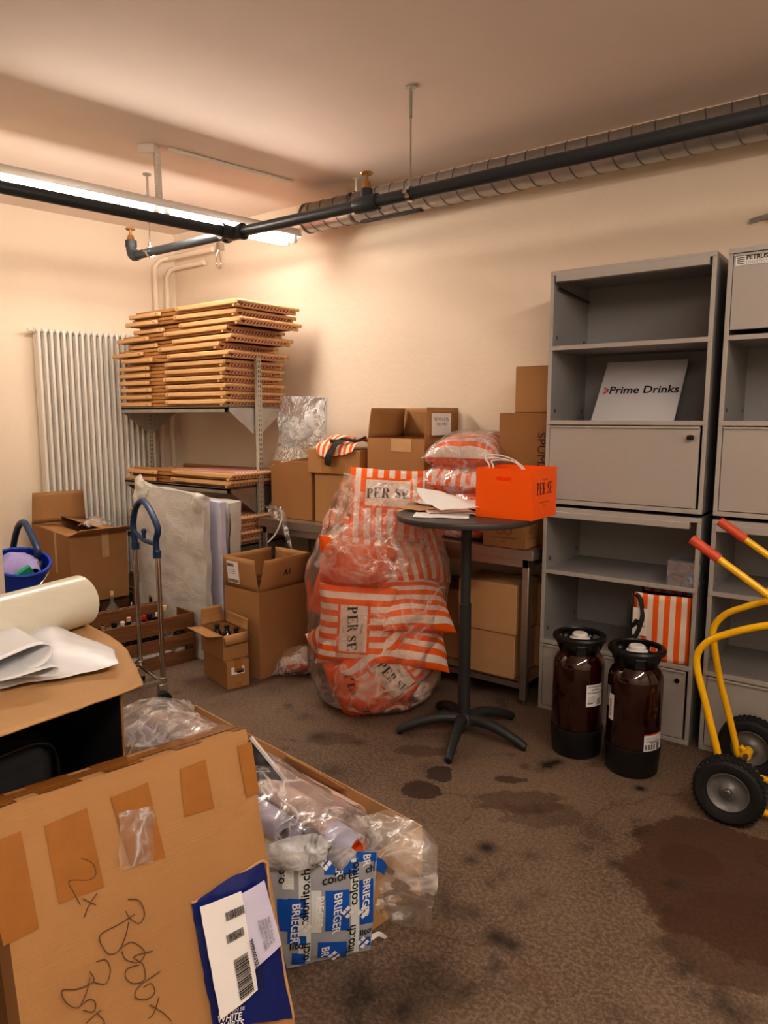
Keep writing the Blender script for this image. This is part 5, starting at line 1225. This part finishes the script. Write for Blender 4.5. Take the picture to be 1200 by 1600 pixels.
mb.box(-Wb/2, Wb/2, TH-.003, TH, 0, Hb).box(-Wb/2, Wb/2, .0, TH, 0, .003).box(-Wb/2, Wb/2, 0, TH, Hb-.003, Hb).box(-Wb/2, -Wb/2+.003, 0, TH, 0, Hb).box(Wb/2-.003, Wb/2, 0, TH, 0, Hb)
mb.build('carton_body', M['card'], lc, bevel=0)
M['tapeclear'] = basic('glossy_brown_tape', (.33, .135, .03), .14, 0, 25, .15, .15)
def tapeq(pts, m='tapeclear', name='packing_tape', top=True):
    ps = [Lf(px, py, .0032) for px, py in pts]; x0 = min(ps[0].x, ps[3].x); x1 = max(ps[1].x, ps[2].x)
    mb = MB(); nn_ = 8
    mb.grid([[(ps[0].lerp(ps[1], i/nn_)).lerp(ps[3].lerp(ps[2], i/nn_), j/nn_) for j in range(nn_+1)] for i in range(nn_+1)])
    if top: mb.grid([[Vector((ps[0].lerp(ps[1], i/4).x, -.0032+(TH+.003)*j/4, Hb+.0012)) for j in range(5)] for i in range(5)])
    mb.build(name, M[m], lc)
for pts in ([(-30, 1322), (32, 1298), (60, 1450), (5, 1478)], [(68, 1290), (135, 1262), (162, 1385), (92, 1412)], [(172, 1246), (230, 1222), (258, 1340), (204, 1352)], [(280, 1202), (320, 1186), (334, 1262), (288, 1276)], [(370, 1166), (392, 1158), (404, 1238), (384, 1246)]): tapeq(pts)
MB().box(-Wb/2+.0, Wb/2, TH/2-.024, TH/2+.024, Hb+.0018, Hb+.0024).build('packing_tape', M['tapeclear'], lc)
g = [[Lf(185+18*i, 1270+22*j-4*i, .006) for i in range(4)] for j in range(5)]
MB().grid(patch(g, 6, .003, 40, 2)).build('loose_tape', M['film_heavy'], lc)
def stroke(pts, r_=.0011):
    return spline([Lf(x/2.4, y/2.4+1140, .0035) for x, y in pts], 6)
mb = MB()
for s_ in ([(305, 482), (345, 500), (358, 540), (330, 562), (258, 566), (275, 610), (300, 655)], [(362, 612), (330, 660), (314, 702)], [(308, 632), (335, 645), (358, 655)],
           [(478, 634), (520, 640), (540, 690), (520, 725), (485, 705), (470, 680)], [(505, 690), (440, 730), (372, 772), (400, 835), (440, 830), (470, 770), (480, 720)],
           [(440, 830), (490, 795), (540, 830), (520, 870), (470, 860), (455, 830)], [(570, 828), (500, 850), (535, 880), (540, 935), (500, 950), (470, 930), (475, 895), (520, 880)], [(598, 905), (520, 960), (505, 1000), (545, 1010), (578, 985), (565, 950), (535, 965)],
           [(595, 1000), (575, 1060), (555, 1080)], [(560, 1030), (610, 1060), (640, 1090)],
           [(360, 868), (395, 862), (412, 900), (395, 950), (350, 945)], [(335, 905), (350, 940), (290, 970), (232, 975), (245, 1020), (290, 1040), (320, 990), (335, 930)], [(300, 1035), (330, 1010), (355, 1020), (350, 1055), (310, 1050)], [(378, 1050), (345, 1075), (320, 1100)], [(360, 1060), (385, 1085), (390, 1104)]): mb.tube(stroke(s_), .0010, 6)
mb.build('pencil_writing', M['pen'], lc)
# documents pouch set in the face
outl = [(297, 1411), (322, 1398), (352, 1383), (380, 1368), (411, 1345)]; botl = [(334, 1604), (365, 1602), (395, 1600), (425, 1598), (457, 1590)]
right = [(411, 1345), (420, 1395), (428, 1440), (445, 1510), (457, 1590)]
g = []
for j in range(5):
    f = j/4; L0 = Vector((297+(334-297)*f, 1411+(1604-1411)*f)); R0 = Vector(right[j]); row = []
    for i in range(5):
        q = L0.lerp(R0, i/4); row.append(Lf(q.x, q.y-(4*math.sin(PI*i/4) if j == 0 else 0), .004+.020*math.sin(PI*i/4)**.6*math.sin(PI*min(.9, (j+.35)/4.6))))
    g.append(row)
pch = MB().grid(patch(g, 8, .004, 18, 5)).build('mailing_pouch', M['navybag'], lc)
fr = MB()
ov = spline([Lf(x, y, .004) for x, y in ((297, 1411), (352, 1383), (411, 1345), (420, 1395), (457, 1590))], 8)
MB().tube([p+.0025*noise.noise_vector(p*60) for p in ov], .0035, 7).build('torn_edge', M['card_light'], lc)
def quadp(pts, off, name, m, parent, amp=.0015, k=6):
    a, b, c, d = [Vector(p) for p in pts]; g = []
    for j in range(4):
        row = []
        for i in range(4):
            q = (a.lerp(b, i/3)).lerp(d.lerp(c, i/3), j/3); row.append(Lf(q.x, q.y, off+.004*math.sin(PI*i/3)))
        g.append(row)
    return MB().grid(patch(g, k, amp, 25, 3)).build(name, M[m], parent)
lil = quadp([(366, 1392), (404, 1371), (430, 1470), (384, 1512)], .029, 'folded_letter', 'lav', pch)
wl_ = quadp([(303, 1412), (367, 1387), (393, 1540), (335, 1586)], .031, 'address_label', 'paper', pch)
mb = MB()
def LL(u, v, off=.0375):  # u across, v down inside the white label
    a, b, c, d = Vector((303, 1412)), Vector((367, 1387)), Vector((393, 1540)), Vector((335, 1586)); q = (a.lerp(b, u)).lerp(d.lerp(c, u), v); return Lf(q.x, q.y, off)
def bars(u0, u1, v0, v1, nb, sd):
    random.seed(sd); u = u0
    while u < u1:
        w_ = random.choice((.008, .012, .02)); mb.add([LL(u, v0), LL(u+w_, v0), LL(u+w_, v1), LL(u, v1)], [(0, 1, 2, 3)]); u += w_+random.choice((.008, .012))
bars(.52, .96, .13, .21, 0, 1); bars(.45, .88, .33, .41, 0, 2)
random.seed(4); v = .58
while v < .95:
    w_ = random.choice((.005, .008, .013)); mb.add([LL(.52, v), LL(.88, v), LL(.88, v+w_), LL(.52, v+w_)], [(0, 1, 2, 3)]); v += w_+random.choice((.004, .007))
mb.build('barcode', M['ink'], wl_)
def ptxt(s_, px, py, hpx, ang, m, parent, off=.038, bold=0):
    """text laid on the face with its baseline through a point, at an angle seen in the face plane"""
    p = Lf(px, py, off); q = Lf(px+math.cos(ang)*20, py+math.sin(ang)*20, off); dx = (q-p).normalized(); sc = (q-p).length/20
    up = dx.cross(Vector((0, 1, 0))); up = Vector((-dx.z, 0, dx.x)); R3 = Matrix(((dx.x, up.x, 0, 0), (0, 0, -1, 0), (dx.z, up.z, 0, 0), (0, 0, 0, 1)))
    R3 = Matrix((( dx.x, up.x, 0), (0, 0, -1), (dx.z, up.z, 0)))
    return text(s_, hpx*sc*1.35, m, parent, p, R3.to_euler(), bold=bold)
ptxt('99990003522000044832', 389, 1500, 6, R(76), M['ink'], wl_, .039, .0003)
ptxt('SPV', 352, 1424, 5, R(-22), M['ink'], wl_, .039); ptxt('SP', 359, 1455, 5, R(-22), M['ink'], wl_, .039)
for k, s_ in enumerate(('CONINVEST GMBH', 'PRIMEDRINKS AG', 'HOERNLISTR 49', '9000 ST GALLEN')): ptxt(s_, 398+k*4.5, 1455-k*3, 4.2, R(76), M['inkgrey'], lil, .037)
ptxt('SPRECHEN SIE', 355, 1575, 5, R(-14), M['paper'], pch, .022); ptxt('WHITE', 352, 1585, 9, R(-10), M['paper'], pch, .022, .0004); ptxt('SHIRTS', 355, 1596, 9, R(-10), M['paper'], pch, .022, .0004)

# ------------------------------------------------------------ long low carton with rolls
la = math.atan2(-.139, .99); LW = .40
U_ = Vector((math.cos(la), math.sin(la), 0)); Vv = Vector((-math.sin(la), math.cos(la), 0))
LCc = Vector((-1.961, 1.62, 0)); Lroot = LCc+Vv*(.33-LW/2)
lg = carton('long_carton', 'long low open carton of plastic-wrapped rolls on the floor', Lroot, la, 1.43, LW, .25, 'card_light', closed=False, flaps=(('y-', 165, .2),))
def LCp(u, v, z): return LCc+U_*u+Vv*v+Vector((0, 0, z))
def roll(label, u0, u1, v, z, r_, mat, core, name='wrapped_roll', inner='rule'):
    a = LCp(u0, v, z); b = LCp(u1, v, z); t = thing(name, label, 'roll', a)
    d_ = (b-a); MB().tube([Vector((0, 0, 0)), d_], r_, 32, caps=False).build('roll_sheet', M[mat], t, solid=.004)
    sd = d_.normalized(); mb = MB()
    for k in range(4):
        q = r_*(.93-.13*k); mb.tube([sd*(d_.length-.004-.003*k)-sd*.2, d_-sd*.003*k], q, 28, caps=False)
    mb.build('roll_layers', M[core], t, solid=.0015)
    MB().tube([Vector((0, 0, 0)), d_-sd*.03], r_*.97, 20).build('inner_core', M[inner], t)
    return t
roll('dark-cored roll with many layers, its round end facing the room', -.66, .41, -.00, .215, .064, 'lav', 'lav')
roll('thin lilac roll with an orange core near the right end of the long carton', -.64, .62, .13, .21, .044, 'lav', 'orange', inner='orange')
roll('thick pinkish wrapped roll along the far side of the long carton', -.69, .46, .235, .17, .085, 'pink', 'pink', inner='pink')
roll('grey wrapped roll at the bottom of the long carton', -.66, .36, .0, .080, .062, 'vinyl', 'lav')
roll('pinkish roll lying on top between the others', -.66, .50, .10, .27, .038, 'pink', 'pink', inner='pink')
a = gz(392, 1152, .46); b = gz(450, 1224, .30)
bp_ = thing('foam_board', 'black board with white edges sticking up out of the long carton', 'board', (0, 0, 0))
c_ = gz(378, 1240, .24); d_ = gz(372, 1185, .40)
MB().add([a, b, c_, d_], [(0, 1, 2, 3)]).build('black_face', M['rule'], bp_, solid=.006)
MB().bar(tuple(a), tuple(b), .012, .010).build('white_edge', M['paper'], bp_)
tag(MB().grid(patch([[gz(448, 1180, .30), gz(540, 1232, .27)], [gz(440, 1190, .25), gz(532, 1240, .22)]], 6, .002, 9, 1)).build('cardboard_strip', M['card'], solid=.004), 'brown cardboard strip tucked inside the far wall of long carton', 'cardboard strip')
# loose film over the rolls
fm = thing('plastic_film', 'crumpled clear plastic film spread over the rolls', 'plastic film', (0, 0, 0))
P = []
for i, u in enumerate((-.72, -.45, -.15, .15, .42, .64)):
    row = []
    for j, v in enumerate((-.12, -.04, .07, .18, .29)):
        z = [.18, .28, .32, .285, .20][j]-(.03 if i > 3 else 0)+.015*((i+j) % 2)
        row.append(LCp(u, v, z+.03))
    P.append(row)
MB().grid(patch(P, 12, .02, 6, 3)).build('film_sheet', M['film_drape'], fm, smooth=180)
P = [[gz(190, 1165, .30), gz(192, 1130, .33), gz(200, 1100, .33)], [gz(250, 1160, .34), gz(250, 1120, .40), gz(262, 1090, .38)], [gz(320, 1150, .33), gz(310, 1115, .36), gz(302, 1098, .30)]]
MB().grid(patch(P, 12, .015, 9, 4)).build('film_sheet', M['film_drape'], fm, smooth=180)
hb = thing('plastic_bag', 'clear glossy plastic bag hanging over the right end of the long carton', 'plastic bag', (0, 0, 0))
for k, (dy, nm) in enumerate(((0, 'bag_front'), (.05, 'bag_back'))):
    def q_(px, py, Y): return gy(px, py, Y+dy)
    P = [[q_(545, 1285, 1.58), q_(600, 1268, 1.66), q_(650, 1288, 1.72), q_(684, 1326, 1.70)],
         [q_(572, 1335, 1.60), q_(610, 1335, 1.62), q_(650, 1345, 1.66), q_(683, 1362, 1.68)],
         [q_(590, 1385, 1.60), q_(620, 1392, 1.63), q_(650, 1400, 1.66), q_(678, 1412, 1.68)],
         [q_(583, 1422, 1.60), q_(612, 1436, 1.64), q_(642, 1448, 1.68), q_(668, 1455, 1.70)]]
    MB().grid(patch(P, 12, .014, 9, 6+k)).build(nm, M['film_drape'], hb, smooth=180)
kn = MB(); kp = gz(497, 1328, .37)
g = [[Vector((.0, 0, 0))+Vector((0.032*math.sin(PI*i/12)*math.cos(2*PI*j/16), .032*math.sin(PI*i/12)*math.sin(2*PI*j/16), .036*math.cos(PI*i/12)))*(1+.9*noise.noise(Vector((i*.5, math.cos(2*PI*j/16)*1.2, math.sin(2*PI*j/16)*1.2)))) for j in range(17)] for i in range(13)]
t = thing('knotted_film', 'milky knotted end of plastic film above the blue printed bag', 'plastic film', kp)
MB().grid(g).build('knot', M['film_milky'], t, smooth=180)
flatstrip('twisted_tail', [(0, 0, 0), (.03, .05, -.03), (.05, .08, -.06)], .07, M['film_milky'], parent=t)
flatstrip('gathered_film', [(0, 0, 0), (-.05, -.06, .0), (-.11, -.12, -.01)], .09, M['film_milky'], parent=t)
# blue printed bag
qTL, qTR, qBR, qBL = gz(424, 1352, .325), gz(588, 1328, .315), gz(579, 1481, .0), gz(470, 1517, .0)
nB = (qTR-qTL).cross(qBR-qTR).normalized()
if nB.dot(TW) < 0: nB = -nB
nBh = Vector((nB.x, nB.y, 0)).normalized(); uB = Vector((-nBh.y, nBh.x, 0))
if uB.dot(RT) < 0: uB = -uB
oB = Vector((qBR.x, qBR.y, 0))+nBh*.012
bb_ = thing('printed_bag', 'bag covered in blue BRIEGER and colorlito.ch tape at the foot of the long carton', 'bag', oB)
vB = (qTR-Vector((qBR.x, qBR.y, 0))).normalized()
def Bl(px, py, off=.0):
    """point of the bag's front, relative to its foot"""
    nn2 = uB.cross(vB).normalized(); r_ = Vector(ray(px, py)); O = Vector((0, 0, CH)); k = (oB-O).dot(nn2)/r_.dot(nn2); return O+r_*k-oB+nBh*off
nF = uB.cross(vB).normalized()
if nF.dot(TW) < 0: nF = -nF
WB = .33
def bulge(p):
    u = p.dot(uB); v = p.dot(vB); f = math.sin(PI*max(0, min(1, -u/WB)))*math.sin(PI*max(0, min(1, v/.32)))
    return p+nF*(.022*max(0, f)**.6+.004*noise.noise(p*14))
nn_ = 24; gF = []; gBk = []
cTL, cTR, cBR, cBL = Bl(418, 1354), Bl(590, 1327), Bl(579, 1484), Bl(440, 1527)
for i in range(nn_+1):
    r1 = []; r2 = []
    for j in range(nn_+1):
        q = cBL.lerp(cBR, i/nn_).lerp(cTL.lerp(cTR, i/nn_), j/nn_); q.z = max(.003, q.z); r1.append(bulge(q)); 
        b2 = q-nBh*(.06*math.sin(PI*max(.0, min(1, i/nn_)))**.5*math.sin(PI*j/nn_*.9+.15)); r2.append(b2)
    gF.append(r1); gBk.append(r2)
MB().grid(gF).grid(gBk, True).build('bag_body', M['greytape'], bb_, smooth=60)
def clampb(p):
    return p
def strip(px0, px1, py0, py1, m, name='tape_strip', off=.0014):
    a, b, c, d = Bl(px0, py0), Bl(px1, py0), Bl(px1+(1 if py1 > 1450 else 0), py1), Bl(px0, py1)
    g = [[bulge(a.lerp(b, i/6).lerp(d.lerp(c, i/6), j/10))+nF*off for j in range(11)] for i in range(7)]
    return MB().grid(g).build(name, M[m], bb_)
for s_ in ((440, 458, 1356, 1385, 'pale'), (448, 476, 1398, 1470, 'bluetape'), (505, 548, 1338, 1362, 'bluetape'), (506, 544, 1385, 1448, 'bluetape'), (484, 500, 1385, 1450, 'pale'), (556, 588, 1331, 1345, 'bluetape'), (560, 583, 1372, 1440, 'bluetape'), (495, 540, 1466, 1494, 'bluetape'), (530, 556, 1345, 1362, 'bluetape'), (546, 559, 1340, 1486, 'pale'), (465, 483, 1352, 1500, 'pale'), (560, 578, 1462, 1476, 'bluetape'), (455, 476, 1485, 1506, 'bluetape'), (432, 448, 1400, 1450, 'bluetape')):
    strip(*s_)
def Btxt(s_, px, py, hpx, m, ang_, bold=.0006, sx=1.0):
    p = Bl(px, py); sc = (Bl(px, py+20)-p).length/20
    o = text(s_, hpx*sc*1.3, m, bb_, (0, 0, 0), bold=bold)
    ca, sa = math.cos(ang_), math.sin(ang_)
    for v in o.data.vertices:
        x, y = v.co.x*sx, v.co.y; q = p+uB*(x*ca-y*sa)+vB*(x*sa+y*ca); v.co = bulge(q)+nF*.003
    return o
WM = M['paper']; IK = M['ink']
for a_ in (('BRIEGER', 459, 1436, 13, WM, -PI/2), ('BRIEGER', 524, 1420, 13, WM, -PI/2), ('GER', 528, 1350, 12, WM, -PI/2), ('RIEGER', 496, 1418, 12, WM, -PI/2), ('BRIEGER', 570, 1400, 12, WM, -PI/2), ('GER', 450, 1370, 12, WM, -PI/2), ('BR', 572, 1342, 12, WM, -PI/2),
           ('colorlito.ch', 475, 1396, 14, IK, PI/2), ('colorlito', 552, 1376, 14, IK, PI/2), ('colorl', 524, 1366, 14, IK, .06), ('lito.ch', 547, 1462, 14, IK, PI/2), ('o.ch', 476, 1482, 14, IK, PI/2), ('o.ch', 438, 1362, 13, IK, PI/2), ('lito', 462, 1472, 12, IK, .05), ('lito', 570, 1452, 11, IK, .05), ('ch', 578, 1356, 12, IK, .05), ('BR', 506, 1482, 12, WM, -PI/2)): Btxt(*a_)
mb = MB()
for px, py in ((475, 1440), (508, 1346), (521, 1490), (566, 1420), (541, 1418), (566, 1470)):
    for dx, dy in ((0, -6), (-6, 0), (6, 0), (0, 6)):
        c_ = Bl(px+dx, py+dy); s_ = .009; q = [bulge(c_+uB*ddy+vB*ddz)+nF*.003 for ddy, ddz in ((0, s_), (s_, 0), (0, -s_), (-s_, 0))]; mb.add(q, [(0, 1, 2, 3)])
mb.build('diamond_emblem', WM, bb_)
rfl = Bl(590, 1350); fl = MB().grid(patch([[bulge(Bl(584, 1338)), bulge(Bl(584, 1360))], [Bl(600, 1346, -.01), Bl(598, 1366, -.01)], [Bl(609, 1358, -.02), Bl(604, 1374, -.02)]], 6, .003, 20, 1)).build('loose_tape_end', M['bluetape'], bb_, solid=.001)
fp_ = gz(588, 1468)
tag(MB().grid(patch([[gz(575, 1464, .02), gz(577, 1474, .004)], [gz(592, 1456, .03), gz(592, 1464, .012)], [gz(605, 1464, .015), gz(601, 1468, .004)]], 8, .002, 30, 2)).build('tape_scrap', M['paper'], solid=.0008), 'curled white scrap of tape on the floor beside the blue bag', 'scrap')
